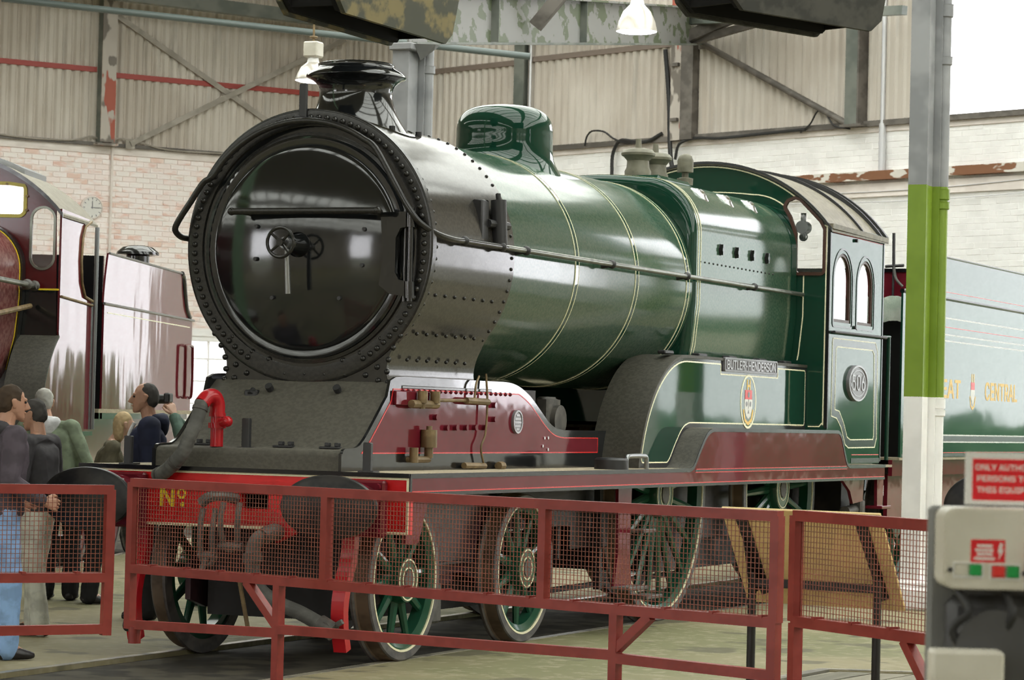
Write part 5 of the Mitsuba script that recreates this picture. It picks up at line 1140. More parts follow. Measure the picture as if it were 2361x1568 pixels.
column(2.075, 7.79, ZT, 'tall steel column painted grey, lime green and white beside the green cab')
k = column(-2.87, 7.42, 5.13, 'pale grey steel column with a flared head behind the chimney')
obj('capital', cat([cbox(-2.98, -2.74, 7.25, 7.60, 5.06, 5.13, 0.01), hullm([(-2.74, 7.3, 5.12), (-2.74, 7.6, 5.12), (-2.56, 7.4, 5.12), (-2.56, 7.5, 5.12), (-2.74, 7.45, 4.98), (-2.60, 7.45, 5.07)])]), 'cast_grey', k)
k = thing('column', 'pale green column with two ring collars at the left border', 'column')
obj('shaft', cyl((-1.90, -1.10, 0), (-1.90, -1.10, ZT), 0.11, n=28), 'column_pale', k, 40); obj('collar', cat([lathe([(0.11, -0.03), (0.15, -0.02), (0.15, 0.02), (0.11, 0.03)], (-1.90, -1.10, z), (0, 0, 1), 28) for z in (3.44, 3.57)]), 'column_green', k, 40)
g0, g1 = V(-2.87, 7.42, 5.13), WR(2.35, 7.02, 0.2)
k = thing('roof_girder', 'large grey roof girder with flaking green paint above the dome', 'girder')
up = V(0, 0, 1)
obj('web', bar(g0 + up * 0.27, g1 + up * 0.27, 0.02, 0.54), 'peeling', k); obj('bottom_flange', bar(g0 + up * 0.012, g1 + up * 0.012, 0.20, 0.024), 'girder_dark', k); obj('top_flange', bar(g0 + up * 0.53, g1 + up * 0.53, 0.20, 0.024), 'peeling', k)
e_ = (g1 - g0) / np.linalg.norm(g1 - g0); sd3 = np.cross(e_, up); sd3 /= np.linalg.norm(sd3)
for t in (0.20, 0.47): obj('stiffener', bar(g0 + e_ * 15.2 * t + sd3 * 0.05 + up * 0.03, g0 + e_ * 15.2 * t + sd3 * 0.05 + up * 0.52, 0.09, 0.012, e_), 'girder_dark', k)
for (p, q, w, h, m, lab) in ((g0 + e_ * 4.5 + up * 0.20 + sd3 * 0.12, g0 + e_ * 4.6 + V(1.6, 0.2, 2.0), 0.12, 0.14, 'brace_dark', 'dark knee brace rising from the flaking girder left of the hanging lamp'),
                            (g1 + V(0.05, -0.5, 0.05), g1 + V(2.4, -0.8, 0.85), 0.10, 0.16, 'brace_dark', 'dark beam rising to the right from the end of the flaking girder'),
                            (g1 + V(0.1, -0.4, 0.0), g1 + V(1.5, -0.9, 0.22), 0.08, 0.10, 'brace_dark', 'lower dark tie at the end of the flaking girder'),
                            (WL(17.5, 8.02, 0.7), WL(24.6, 7.92, 0.7), 0.16, 0.20, 'girder_dark', 'dark green eaves beam across the top left of the hall'),
                            (WL(18.5, 8.42, 3.2), WL(25.0, 7.75, 1.6), 0.12, 0.10, 'tierod', 'pale green purlin under the roof at the top left'),
                            (WR(-1.3, 7.55, 0.35), WR(6.8, 7.05, 0.9), 0.10, 0.12, 'girder_dark', 'long dark purlin behind the hanging lamp')):
    k = obj('roof_beam', bar(p, q, w, h), m); labels[k] = {'label': lab, 'category': 'beam'}
k = obj('tie_rod', tube([WL(18.3, 7.515, 2.0), WR(0.80, 6.79, 2.0)], 0.05, 12), 'tierod', smooth=40); labels[k] = {'label': 'long pale green tie rod crossing in front of the sheeting', 'category': 'tie rod'}


# smoke hoods over the roads
def hood(M, half, ln, zb, hgt, mside, label):
    k = thing('smoke_hood', label, 'smoke hood')
    fl = 0.13 * hgt
    for s in (1, -1):
        q = [(s * half, y, zb) for y in (0.10, ln - 0.10)] + [(s * (half + 0.005), 0, zb + 0.08), (s * (half + 0.005), ln, zb + 0.08), (s * (half + fl), -0.10, zb + hgt), (s * (half + fl), ln + 0.06, zb + hgt)]
        q += [(x - s * 0.035, y, z) for x, y, z in q]
        obj('side_board', hullm(q), mside, k, False, M)
        obj('lining', hullm([(x - s * 0.045, y, z + 0.02) for x, y, z in q]), 'soot', k, False, M)
    for y in (0.06, ln - 0.08): obj('end_board', hullm([(s * (half - 0.04), y + d, zb + 0.05) for s in (1, -1) for d in (0, 0.03)] + [(s * (half + fl - 0.05), y + d, zb + hgt) for s in (1, -1) for d in (0, 0.03)]), 'soot', k, False, M)
    obj('flue', box(-half - fl, half + fl, 0, ln, zb + hgt - 0.03, zb + hgt), 'soot', k, False, M)


hood(Tm(0.0, -0.05, 0), 0.235, 1.80, 4.30, 0.75, 'trough_wood', 'mossy timber smoke hood hanging above the chimney of the green engine')
hood(Tm(2.60, 0.56, 0, -math.radians(24)), 0.26, 1.47, 4.30, 0.75, 'trough_dark', 'dark timber smoke hood hanging beside the banded column')


# hanging lamps
def bell_lamp(p, r, h, label, ballast):
    k = thing('hanging_lamp', label, 'lamp')
    x, y, z = p
    obj('reflector', lathe([(r, 0), (r * 0.985, 0.02), (r * 0.90, h * 0.35), (r * 0.68, h * 0.72), (r * 0.36, h * 0.97), (r * 0.30, h), (r * 0.28, h), (r * 0.34, h * 0.95), (r * 0.66, h * 0.70), (r * 0.88, h * 0.34), (r * 0.97, 0.02), (r * 0.985, 0)], (x, y, z), (0, 0, 1), 40), 'lamp_glass', k, 50)
    g = obj('lens', lathe([(0, 0.012), (r * 0.96, 0.012), (r * 0.965, 0.002), (r * 0.8, -0.012), (r * 0.45, -0.022), (0, -0.026)], (x, y, z), (0, 0, 1), 40), 'frosted', k, False)
    scene[g]['emitter'] = {'type': 'area', 'radiance': {'type': 'rgb', 'value': [LAMP * 0.92, LAMP * 0.95, LAMP * 1.15]}}
    obj('neck', cat([cyl((x, y, z + h - 0.01), (x, y, z + h + 0.05), r * 0.36, r * 0.30, 20)]), 'white_plastic', k, 40)
    if ballast: obj('ballast', cbox(x - 0.085, x + 0.085, y - 0.085, y + 0.085, z + h + 0.05, z + h + 0.22, 0.015), 'cabinet_cream', k)
    obj('hook', cat([tube([(x, y, z + h + 0.04), (x, y, ZT)], 0.012, 6), trimesh.creation.torus(0.035, 0.012).apply_translation((x, y, z + h + 0.27))]), 'brass_dull', k, 40)


bell_lamp((-1.86, 10.82, 5.675), 0.215, 0.29, 'lit bell shaped lamp hanging above the dome', False)
bell_lamp((-5.42, 10.37, 5.195), 0.19, 0.20, 'lit bell shaped lamp hanging left of the chimney', True)

# ------------------------------------------------------------------ red mesh barriers
def barrier(A, B, label, s0, s1, top, mid, tops, lowers):
    A, B = V(*A), V(*B); e = (B - A) / np.linalg.norm(B - A); n = V(-e[1], e[0])
    M = np.eye(4); M[:2, 0], M[:2, 1], M[:2, 3] = e, n, A
    k = thing('safety_barrier', label, 'barrier', 'red mesh barriers in front of the engines')
    w = 0.026
    R = lambda nm, a, b, ww=w: obj(nm, bar((a[0], 0, a[1]), (b[0], 0, b[1]), 2 * ww, 2 * ww, (0, 1, 0)), 'fence_red', k, False, M)
    R('top_rail', (s0, top), (s1, top)); R('middle_rail', (s0, mid), (s1, mid))
    for s in tops: R('upright', (s, mid), (s, top))
    for nm, a, b in lowers: R(nm, a, b, w * (0.92 if nm == 'brace' else 1))
    wires, r = [], 0.0015
    for s in np.arange(s0 + 0.03, s1, 0.0254): wires.append(box(s - r, s + r, 0.012, 0.012 + 2 * r, mid, top))
    for z in np.arange(mid + 0.03, top, 0.0254): wires.append(box(s0, s1, 0.016, 0.016 + 2 * r, z - r, z + r))
    q = obj('wire_mesh', cat(wires), 'fence_wire', k, False, M); labels[q] = {'kind': 'stuff'}
    obj('mesh_clip', cat([box(s - 0.012, s + 0.012, -0.03, 0.03, mid + 0.02, mid + 0.035) for s in np.arange(s0 + 0.2, s1, 0.31)]), 'fence_red', k, False, M)
    return k, M


k, M = barrier((-0.076, -2.022), (4.599, -3.691), 'long red barrier with wire mesh across the front of the green engine', 0.02, 4.963, 1.168, 0.648, (0.02, 1.735, 3.405, 4.945),
               [('end_post', (0.02, 0.285), (0.02, 0.66)), ('lower_rail', (0.02, 0.31), (1.34, 0.35)), ('leg', (1.352, 0.0), (1.352, 0.64)), ('brace', (1.076, 0.63), (1.335, 0.40)), ('lower_rail', (1.37, 0.372), (3.90, 0.415)),
                ('leg', (3.915, 0.0), (3.915, 0.64)), ('brace', (4.15, 0.63), (3.93, 0.45)), ('lower_rail', (3.93, 0.40), (4.93, 0.39)), ('leg', (4.938, 0.0), (4.938, 0.66))])
obj('hinge_peg', cyl((0.07, 0, 0.20), (0.07, 0, 0.30), 0.038, n=16).apply_transform(M), 'fence_red', k, 40)
obj('hinge_roller', cyl((-0.06, 0.05, 0.30), (0.0, 0.05, 0.30), 0.04, n=16).apply_transform(M), 'easel_black', k, 40)
barrier((4.692, -3.76), (5.569, -4.469), 'red mesh barrier on the right, running behind the control panel', 0.02, 2.4, 1.178, 0.668, (0.02, 1.2, 2.385),
        [('leg', (0.028, 0.0), (0.028, 0.66)), ('brace', (0.94, 0.65), (1.19, 0.38)), ('leg', (1.22, 0.0), (1.22, 0.66)), ('leg', (2.385, 0.0), (2.385, 0.66))])
barrier((0.208, -3.863), (0.616, -3.357), 'short red mesh gate on the left in front of the talking men', -1.3, 0.645, 1.163, 0.678, (-1.28, 0.63),
        [('end_post', (0.625, 0.36), (0.63, 0.69)), ('lower_rail', (-1.3, 0.385), (0.64, 0.395)), ('leg', (-1.28, 0.0), (-1.28, 0.68))])

# ------------------------------------------------------------------ notice board seen from behind
k = thing('notice_board', 'sloping plywood notice board on a black steel stand, seen from behind the barrier', 'notice board')
e_, f_ = V(0.9874, -0.1582, 0.0), V(0.05, 0.33, -0.515); f_ = f_ - e_ * (f_ @ e_); Lf = np.linalg.norm(f_); f_ /= Lf
n_ = np.cross(e_, f_); M = np.eye(4); M[:3, 0], M[:3, 1], M[:3, 2], M[:3, 3] = e_, f_, n_, (3.904, -2.576, 1.173)
obj('panel', cbox(0, 0.930, 0.0, 0.61, -0.018, 0.0, 0.003), 'ply', k, False, M)
side_ = 1 if (n_ @ V(0, -1, 0)) > 0 else -1
zf = (0.001, 0.008) if side_ > 0 else (-0.027, -0.019)
for x in (0.075, 0.775): obj('bearer', pz([(x, 0.03), (x + 0.07, 0.0), (x + 0.085, 0.53), (x + 0.03, 0.55)], *zf), 'easel_black', k, False, M)
P0 = lambda x, y, z: (M @ V(x, y, z, 1))[:3]
for x in (0.10, 0.835):
    p = P0(x, 0.40, zf[side_ > 0])
    obj('leg', cat([tube([(p[0], p[1] - 0.03, 0.0), (p[0], p[1] - 0.03, p[2])], 0.023, 10)]), 'easel_black', k, 40)
    obj('gusset', hullm([p + V(a, -0.06, -0.12) for a in (0.004, -0.004)] + [P0(x + a, yy, zf[1]) for a in (-0.004, 0.004) for yy in (0.12, 0.52)]), 'easel_black', k)
p, q = P0(0.10, 0.47, zf[1]) + V(0, -0.06, 0), P0(0.835, 0.47, zf[1]) + V(0, -0.06, 0)
obj('crossbar', bar(p, q, 0.045, 0.045), 'easel_black', k)
obj('foot', cat([bar((pp[0], pp[1] - 0.35, 0.015), (pp[0], pp[1] + 0.3, 0.015), 0.04, 0.03) for pp in (p, q)]), 'easel_black', k)

# ------------------------------------------------------------------ turntable control panel, close to the camera
o = V(7.412, -11.204, 0); M = np.eye(4); hx = V(0.9164, 0.4004, 0.0); hy = V(-0.4004, 0.9164, 0); M[:3, 0], M[:3, 1], M[:3, 3] = hx, hy, o
q_ = 1 / 1103.4
zpx = lambda y: 1.449 - (y - 1175) * q_
k = thing('control_panel', 'cream control box with red and green push buttons on a grey pedestal', 'control panel')
F = lambda nm, m, b, par=None, sm=False, **lab: obj(nm, m, b, par or k, sm, M, **lab)
F('pedestal', cbox(-0.012, 0.33, 0.05, 0.09, 0.0, zpx(1168), 0.008), 'cabinet_grey')
F('enclosure', cat([py(rrect(0.004, zpx(1348), 0.296, zpx(1172), 0.020), -0.09, -0.08), py(rrect(0.0, zpx(1352), 0.30, zpx(1168), 0.022), -0.084, 0.05)]), 'cabinet_cream', sm=False)
F('warning_label', box(0.053, 0.124, -0.0912, -0.0885, zpx(1290), zpx(1238)), 'sign_red')
F('label_lines', cat([box(x0, x1, -0.0918, -0.0911, zpx(y + 3), zpx(y - 3)) for y, x0, x1 in ((1252, 0.066, 0.098), (1262, 0.062, 0.100), (1271, 0.066, 0.098), (1281, 0.060, 0.103))] + [py(Polygon([(0.113, zpx(1245)), (0.120, zpx(1247)), (0.116, zpx(1260)), (0.121, zpx(1260)), (0.110, zpx(1286)), (0.113, zpx(1267)), (0.108, zpx(1267))]), -0.0918, -0.0911)]), 'sign_white')
for nm, x0, x1, y0, y1, m in (('blank_plate', 0.020, 0.050, 1294, 1320, 'cabinet_cream'), ('push_button', 0.051, 0.075, 1295, 1320, 'button_green'), ('push_button', 0.097, 0.123, 1297, 1323, 'button_red'), ('push_button', 0.128, 0.152, 1297, 1323, 'button_green')):
    F(nm, cbox(x0, x1, -0.100, -0.088, zpx(y1), zpx(y0), 0.002), m, label={'button_green': 'green push button', 'button_red': 'red push button'}[m]) if nm == 'push_button' else F(nm, cbox(x0, x1, -0.094, -0.088, zpx(y1), zpx(y0), 0.002), m)
F('button_frame', cat([py(sbox(0.017, zpx(1325), 0.080, zpx(1290)).difference(sbox(0.0195, zpx(1321), 0.0765, zpx(1293))), -0.0955, -0.089), py(sbox(0.093, zpx(1328), 0.157, zpx(1292)).difference(sbox(0.0955, zpx(1324), 0.1535, zpx(1295))), -0.0955, -0.089)]), 'sign_white')
for x, y in ((0.011, 1308), (0.163, 1313)): F('screw', cyl((x, -0.094, zpx(y)), (x, -0.088, zpx(y)), 0.005, n=10), 'motor_dark')
F('stop_button', lathe([(0, 0.04), (0.025, 0.036), (0.034, 0.02), (0.03, 0.01), (0.012, 0.0), (0, 0)], (0.205, -0.09, zpx(1272)), (0, -1, 0), 24), 'button_red', sm=40, label='red mushroom stop button')
F('motor', cat([cyl((0.11, -0.10, zpx(1490)), (0.11, 0.04, zpx(1490)), 0.085, n=28), cbox(0.02, 0.30, -0.02, 0.05, 0.9, zpx(1372), 0.02)]), 'motor_dark', sm=40)
F('cable', cat([tube(smoothpath([(0.03 + 0.10 * i, -0.06, zpx(1352)), (0.05 + 0.09 * i, -0.10, zpx(1400)), (0.02 + 0.11 * i, -0.09, zpx(1450)), (0.08 + 0.05 * i, -0.08, zpx(1560)), (0.1, -0.05, 0.9)], 6), 0.009, 8) for i in range(3)]), 'cable_black', sm=40)
b = F('junction_box', cbox(-0.034, 0.112, -0.18, -0.10, 0.96, zpx(1484), 0.006), 'cabinet_cream')
obj('yellow_label', box(0.0, 0.055, -0.1815, -0.18, zpx(1620), zpx(1560)), 'line_yellow', b, False, M)
F('box_bracket', box(0.0, 0.10, -0.10, 0.06, 1.0, 1.1), 'motor_dark')
k = thing('warning_sign', 'red warning sign with white lettering and a pale border, standing on the control panel', 'sign')
F('board', cbox(0.058, 0.268, 0.03, 0.036, zpx(1163), zpx(1042), 0.001), 'sign_white', k)
F('red_field', box(0.073, 0.253, 0.0285, 0.030, zpx(1152), zpx(1056)), 'sign_red', k)
for i, (t, y) in enumerate((('ONLY AUTHORISED', 1082), ('PERSONS TO USE', 1108), ('THIS EQUIPMENT', 1134))):
    mt = text(t, 0.0118, 0.0008, True); mt.apply_scale((0.158 / (mt.bounds[1, 0] - mt.bounds[0, 0]) * (1.0 if i == 0 else 0.95), 1, 1))
    F('lettering', on_ny(mt, 0.0775 + (0.004 if i else 0), 0.0285, zpx(y)), 'sign_white', k)
F('stay', box(0.10, 0.14, 0.036, 0.048, zpx(1164), zpx(1060)), 'cabinet_grey', k)

# ------------------------------------------------------------------ buffer of the vehicle on the road to the right
k = thing('rail_vehicle', 'black oval buffer of a vehicle on the right hand road, showing above the control panel', 'rail vehicle')
MB = Tm(4.30, 1.64, 0, math.radians(-14))
ring = lambda f, y: np.c_[ell[:, 0] * f * 1.07, np.full(len(ell), y), 1.095 + 1.18 * ell[:, 1] * f]
obj('buffer_head', loft([ring(0.05, -0.03), ring(0.5, -0.022), ring(0.9, -0.006), ring(0.985, 0.004), ring(1.0, 0.012), ring(1.0, 0.03), ring(0.97, 0.037), ring(0.4, 0.045)][::-1]), 'buffer_black', k, 40, MB)
obj('buffer_stock', cyl((0, 0.04, 1.095), (0, 0.46, 1.095), 0.10, 0.15), 'paint_black', k, 40, MB)
obj('headstock', box(-0.3, 2.1, 0.46, 0.52, 0.90, 1.22), 'paint_black', k, False, MB)
obj('under_frame', cat([box(x - 0.03, x + 0.03, 0.5, 2.4, 0.85, 1.15) for x in (0.25, 1.5)]), 'dark_frame', k, False, MB)
for x in (0.13, 1.63): obj('wheel', cat([cyl((x - 0.06, 1.6, 0.46), (x + 0.06, 1.6, 0.46), 0.46, n=40)]), 'wheel_tyre', k, 40, MB)
obj('axle', cyl((0.13, 1.6, 0.46), (1.63, 1.6, 0.46), 0.07), 'dark_iron', k, 40, MB)

# ------------------------------------------------------------------ people
prin('skin', (0.46, 0.25, 0.17), 0.5); prin('skin_pale', (0.55, 0.34, 0.25), 0.5)
for nm, c in dict(hair_brown=(0.050, 0.030, 0.016), hair_grey=(0.36, 0.35, 0.32), hair_dark=(0.050, 0.045, 0.042), hair_blond=(0.42, 0.31, 0.17), cloth_plum=(0.070, 0.056, 0.072), cloth_jeans=(0.22, 0.36, 0.60), cloth_char=(0.050, 0.046, 0.052),
                  cloth_cream=(0.60, 0.60, 0.53), cloth_sage=(0.17, 0.21, 0.14), cloth_black=(0.012, 0.012, 0.014), cloth_navy=(0.010, 0.014, 0.040), cloth_olive=(0.085, 0.075, 0.045), cloth_green=(0.055, 0.10, 0.075), cloth_white=(0.62, 0.62, 0.64),
                  shoe_dark=(0.022, 0.020, 0.022), shoe_brown=(0.035, 0.022, 0.016), lens_black=(0.010, 0.010, 0.011), strap_orange=(0.75, 0.16, 0.03)).items():
    prin(nm, speck(tuple(x * 0.85 for x in c), tuple(x * 1.15 for x in c), 14), 0.8 if 'shoe' not in nm and 'lens' not in nm else 0.4)
ICO = trimesh.creation.icosphere(1, 1.0).vertices


def ball(p, r): return np.asarray(p, float) + ICO * np.asarray(r, float)


def blob(groups, step=0.028, it=8):
    """hulls of balls, joined, refined and smoothed into one surface; each group is a list of (point, radius)"""
    m = None
    for g in groups:
        h = m3.Manifold.hull_points(np.vstack([ball(p, r) for p, r in g])); m = h if m is None else m + h
    t = m2t(m.refine_to_length(step)); t.merge_vertices()
    return trimesh.smoothing.filter_taubin(t, 0.5, 0.53, it)


def chain(ps, rs): return [[(ps[i], rs[i]), (ps[i + 1], rs[i + 1])] for i in range(len(ps) - 1)]


def hand(w, dirn, palm, curl=0.6, s=1.0):
    """palm, four unequal bent fingers and a thumb at the wrist w; dirn along the fingers, palm the way the palm faces"""
    dn = V(*dirn) / np.linalg.norm(dirn); pn = V(*palm) - dn * (V(*palm) @ dn); pn /= np.linalg.norm(pn); ac = np.cross(dn, pn); w = V(*w)
    g = [[(w, 0.024 * s), (w + dn * 0.045 + ac * 0.022, 0.017 * s), (w + dn * 0.045 - ac * 0.022, 0.017 * s), (w + dn * 0.085 + ac * 0.030, 0.013 * s), (w + dn * 0.085 - ac * 0.030, 0.013 * s)]]
    for i, (off, ln) in enumerate(((-0.031, 0.062), (-0.011, 0.075), (0.010, 0.078), (0.030, 0.068))):
        p = w + dn * 0.085 + ac * off; pts = [p]; a = 0.15
        for f, b in ((0.45, curl), (0.32, curl), (0.23, curl * 0.7)):
            a += b; pts.append(pts[-1] + (dn * math.cos(a) + pn * math.sin(a)) * ln * f)
        g += chain(pts, [0.0098 * s, 0.009 * s, 0.0085 * s, 0.0075 * s])
    p = w + dn * 0.03 + ac * 0.03; g += chain([p, p + dn * 0.03 + ac * 0.022 + pn * 0.012, p + dn * 0.058 + ac * 0.024 + pn * 0.028], [0.014 * s, 0.0115 * s, 0.009 * s])
    return g


def person(x, y, face, label, H=1.75, head=(0, 0, 0), lean=(0, 0), arms=None, stance=0.0, skin='skin', hair='hair_brown', top='cloth_plum', legs='cloth_jeans', shoes='shoe_dark', long_coat=0.0, hairlen=0.0, thin_hair=False, hood=None, bulk=1.0):
    """face: world angle (rad) of the way the figure faces; head: (turn, nod, tilt); arms: (elbow, wrist, finger direction, palm) for the right and left arm"""
    k = thing('person', label, 'person')
    s = H / 1.75; lx, ly = lean
    up = lambda p: V(p[0] + lx * max(0, p[2] - 0.95), p[1] + ly * max(0, p[2] - 0.95), p[2])
    hip = lambda q: V(q * 0.085, 0, 0.92); kn = lambda q: V(q * 0.10, 0.02 + q * stance * 0.5, 0.49); an = lambda q: V(q * 0.105, -0.02 + q * stance, 0.09)
    shd = lambda q: up(V(q * 0.185, -0.01, 1.42)); neck = up(V(0, -0.015, 1.47)); hc = up(V(0, 0.03, 1.635))
    arms = arms or (((0.25, -0.02, 1.13), (0.25, 0.09, 0.89), (0, 0.2, -1), (-1, 0, 0)), ((-0.25, -0.02, 1.13), (-0.25, 0.09, 0.89), (0, 0.2, -1), (1, 0, 0)))
    # the body, one continuous surface from the head to the feet
    ty, tn, tt = head; Rh = trimesh.transformations.euler_matrix(tn, tt, ty, 'sxyz')[:3, :3]
    h = lambda p: hc + Rh @ V(*p)
    hd = [[(h((0, -0.012, 0.025)), (0.073, 0.088, 0.088)), (h((0, 0.0, -0.02)), (0.068, 0.078, 0.08))], [(h((0, 0.01, -0.03)), (0.062, 0.068, 0.06)), (h((0, 0.062, -0.088)), (0.026, 0.022, 0.022)), (h((0, 0.03, -0.07)), (0.048, 0.04, 0.035))],
          [(h((0, 0.083, 0.012)), 0.010), (h((0, 0.106, -0.022)), 0.011), (h((0, 0.080, -0.030)), 0.013)], [(h((-0.03, 0.068, 0.028)), 0.014), (h((0.03, 0.068, 0.028)), 0.014)], [(h((-0.020, 0.078, -0.056)), 0.007), (h((0.020, 0.078, -0.056)), 0.007), (h((0, 0.084, -0.055)), 0.008)]]
    for q in (1, -1): hd += [[(h((q * 0.072, -0.012, 0.018)), (0.009, 0.016, 0.014)), (h((q * 0.070, -0.008, -0.026)), (0.008, 0.010, 0.010)), (h((q * 0.080, -0.022, 0.012)), (0.006, 0.012, 0.014))]]
    g = hd + [[(h((0, -0.02, -0.06)), 0.055), (neck, 0.058)], [(neck, 0.055), (up(V(0, 0, 1.30)), (0.14, 0.09, 0.10))], [(up(V(0, 0, 1.30)), (0.14, 0.09, 0.1)), (V(0, 0, 0.98), (0.13, 0.09, 0.10))], [(neck, 0.05), (shd(1), 0.05), (shd(-1), 0.05)]]
    for q, A in ((1, arms[0]), (-1, arms[1])):
        el, wr = up(V(*A[0])) if A[0][2] > 0.95 else V(*A[0]), up(V(*A[1])) if A[1][2] > 0.95 else V(*A[1])
        g += chain([shd(q), el, wr], [0.05, 0.04, 0.026]); g += chain([hip(q), kn(q), an(q), an(q) + V(0, 0.12, -0.055)], [0.085, 0.055, 0.04, 0.03]); g += hand(wr, A[2], A[3], 0.45 if len(A) < 5 else A[4])
    body = blob(g, 0.016, 6)
    M = Tm(x, y, 0, face - math.pi / 2) @ np.diag([s, s, s, 1.0])
    obj('body', body, skin, k, True, M)
    obj('eye', cat([trimesh.creation.icosphere(1, 0.0085).apply_translation(h((q * 0.031, 0.0715, 0.012))) for q in (1, -1)]), 'lens_black', k, True, M)
    # clothing over it
    b = bulk
    hem = 0.90 - long_coat
    j = [[(up(V(q * 0.10, 0.005, 1.33)), (0.10 * b, 0.125 * b, 0.12)) for q in (1, -1)] + [(up(V(q * 0.07, 0.0, 1.10)), (0.10 * b, 0.125 * b, 0.1)) for q in (1, -1)], [(up(V(q * 0.07, 0.0, 1.12)), (0.10 * b, 0.125 * b, 0.1)) for q in (1, -1)] + [(V(q * 0.085, 0, hem + 0.04), (0.095 * b, 0.13 * b, 0.05)) for q in (1, -1)],
         [(shd(1), 0.07), (shd(-1), 0.07), (up(V(0, -0.015, 1.46)), (0.085, 0.075, 0.04))]]
    for q, A in ((1, arms[0]), (-1, arms[1])):
        el, wr = up(V(*A[0])) if A[0][2] > 0.95 else V(*A[0]), up(V(*A[1])) if A[1][2] > 0.95 else V(*A[1])
        j += chain([shd(q), el, el + (wr - el) * 0.9], [0.078 * b, 0.062 * b, 0.046 * b])
    jm = blob(j, 0.028, 8)
    v = jm.vertices; v += jm.vertex_normals * (0.020 * (meshkit.fbm(v * (9, 9, 13) + x, 3) - 0.5))[:, None]; jm.vertices = v
    obj('jacket', jm, top, k, True, M)
    t = [[(V(q * 0.08, -0.005, 0.96), (0.095, 0.115, 0.07)) for q in (1, -1)] + [(hip(q), (0.09, 0.115, 0.09)) for q in (1, -1)]]
    for q in (1, -1): t += chain([hip(q), kn(q), an(q) + V(0, 0, -0.02)], [0.098, 0.077, 0.074])
    tm = blob(t, 0.028, 6); v = tm.vertices; v += tm.vertex_normals * (0.022 * (meshkit.fbm(v * (8, 8, 12) + y, 3) - 0.5))[:, None]; tm.vertices = v
    obj('trousers', tm, legs, k, True, M)
    for q in (1, -1):
        a = an(q); obj('shoe', blob([[(a + V(0, -0.035, -0.045), 0.042), (a + V(0, 0.03, -0.035), 0.045), (a + V(0, 0.12, -0.055), (0.044, 0.05, 0.032)), (a + V(0, 0.16, -0.06), (0.036, 0.035, 0.026))]], 0.02, 3), shoes, k, True, M)
    hr = [[(h((0, -0.022, 0.040)), (0.079, 0.088, 0.083)), (h((0, -0.045, -0.01)), (0.074, 0.066, 0.07))]]
    if hairlen: hr += [[(h((0, -0.05, 0.0)), (0.078, 0.06, 0.08)), (h((0, -0.05, -hairlen)), (0.07, 0.045, 0.05))]]
    hm = blob(hr, 0.012, 3); v = hm.vertices; v += hm.vertex_normals * ((0.004 if thin_hair else 0.014) * (meshkit.fbm(v * 45, 3) - 0.5))[:, None]; hm.vertices = v
    if thin_hair: hm.apply_translation(-h((0, 0, 0))); hm.apply_scale(0.965); hm.apply_translation(h((0, -0.006, -0.004)))
    obj('hair', hm, hair, k, True, M)
    if hood: obj('hood', blob([[(up(V(q * 0.09, -0.06, 1.47)), (0.04, 0.05, 0.05)) for q in (1, -1)] + [(up(V(0, -0.11, 1.46)), (0.09, 0.05, 0.07)), (up(V(0, -0.10, 1.40)), (0.06, 0.05, 0.05))]], 0.02, 4), hood, k, True, M)
    return k, M, up, h


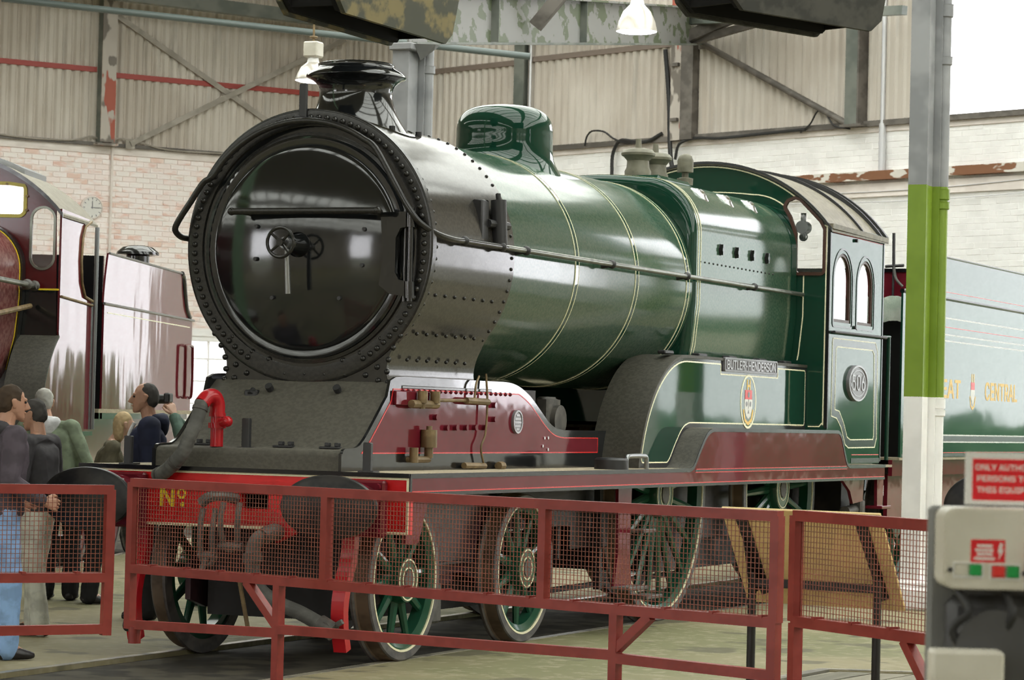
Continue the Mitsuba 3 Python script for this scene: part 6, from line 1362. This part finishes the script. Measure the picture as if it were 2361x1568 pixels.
AR, AD = math.atan2(0.4004, 0.9164), math.atan2(0.9164, -0.4004)      # world angles: to the viewer's right, away from the viewer
person(-1.30, -1.59, AR + 0.55, 'young man with brown hair, plum hoodie and light blue jeans, nearest the left border', 1.745, (-0.1, -0.08, 0), (0.02, 0.05), hair='hair_brown', top='cloth_plum', legs='cloth_jeans', hood='cloth_char', stance=0.05,
       arms=(((0.25, -0.05, 1.14), (0.22, 0.20, 1.02), (0, 1, -0.3), (-1, 0, 0)), ((-0.25, -0.05, 1.14), (-0.22, 0.20, 1.02), (0, 1, -0.3), (1, 0, 0))))
k, M, up, h = person(-2.17, 0.20, AR + math.pi - 0.35, 'man in a charcoal jacket and cream trousers, talking with hands joined', 1.66, (0.1, -0.2, 0), (0.03, 0.07), hair='hair_dark', top='cloth_char', legs='cloth_cream', shoes='shoe_brown', stance=0.09, bulk=1.05,
       arms=(((0.27, 0.0, 1.14), (0.13, 0.26, 1.16), (-0.8, 0.5, 0.1), (-0.3, -1, 0), 0.9), ((-0.27, 0.0, 1.14), (-0.10, 0.27, 1.13), (0.8, 0.5, 0.1), (0.3, -1, 0), 0.9)))
person(-4.05, 3.45, AD - 0.1, 'grey haired person in a sage green coat and black trousers, back turned', 1.76, (0.3, -0.15, 0), (-0.27, 0.05), hair='hair_grey', top='cloth_sage', legs='cloth_black', hood='cloth_white', long_coat=0.12, bulk=1.15)
person(-3.62, 3.27, AR + 0.2, 'fair haired woman in an olive jacket leaning toward the navy hoodie', 1.58, (0.2, -0.1, 0), (0.0, 0.34), skin='skin_pale', hair='hair_blond', top='cloth_olive', legs='cloth_black', hairlen=0.12, long_coat=0.1)
k, M, up, h = person(-2.36, 2.02, AR + math.pi + 0.12, 'man with cropped dark hair in a navy hoodie, in profile behind the buffer beam', 1.815, (0, -0.03, 0), (0, 0.03), hair='hair_dark', top='cloth_navy', legs='cloth_black', thin_hair=True, hood='cloth_navy', bulk=1.12)
obj('drawstring', cat([tube(smoothpath([up(V(q * 0.05, 0.10, 1.45)), up(V(q * 0.055, 0.140, 1.36)), up(V(q * 0.06, 0.150, 1.22)), up(V(q * 0.065, 0.148, 1.12))], 5), 0.014, 8) for q in (1, -1)]), 'cloth_white', k, 40, M)
k, M, up, h = person(-2.72, 3.72, AR + math.pi - 0.1, 'person in a green jacket holding a camera up to the eye, behind the red standpipe', 1.80, (0, 0, 0), (0, 0.02), skin='skin_pale', hair='hair_dark', top='cloth_green', legs='cloth_black',
       arms=(((0.24, 0.20, 1.28), (0.07, 0.36, 1.50), (-0.1, 0.35, 1.0), (-0.6, 0.6, 0), 0.7), ((-0.24, 0.22, 1.30), (-0.06, 0.34, 1.52), (0.1, 0.4, 1.0), (0.6, 0.6, 0), 0.7)))
kc = thing('photo_camera', 'black camera with a zoom lens held up by the person in green', 'camera')
obj('camera_body', cbox(-0.068, 0.068, 0.39, 0.44, 1.62, 1.70, 0.01).apply_transform(M), 'lens_black', kc); obj('lens', cyl((0, 0.41, 1.65), (0, 0.55, 1.65), 0.036, 0.04, 20).apply_transform(M), 'lens_black', kc, 40)
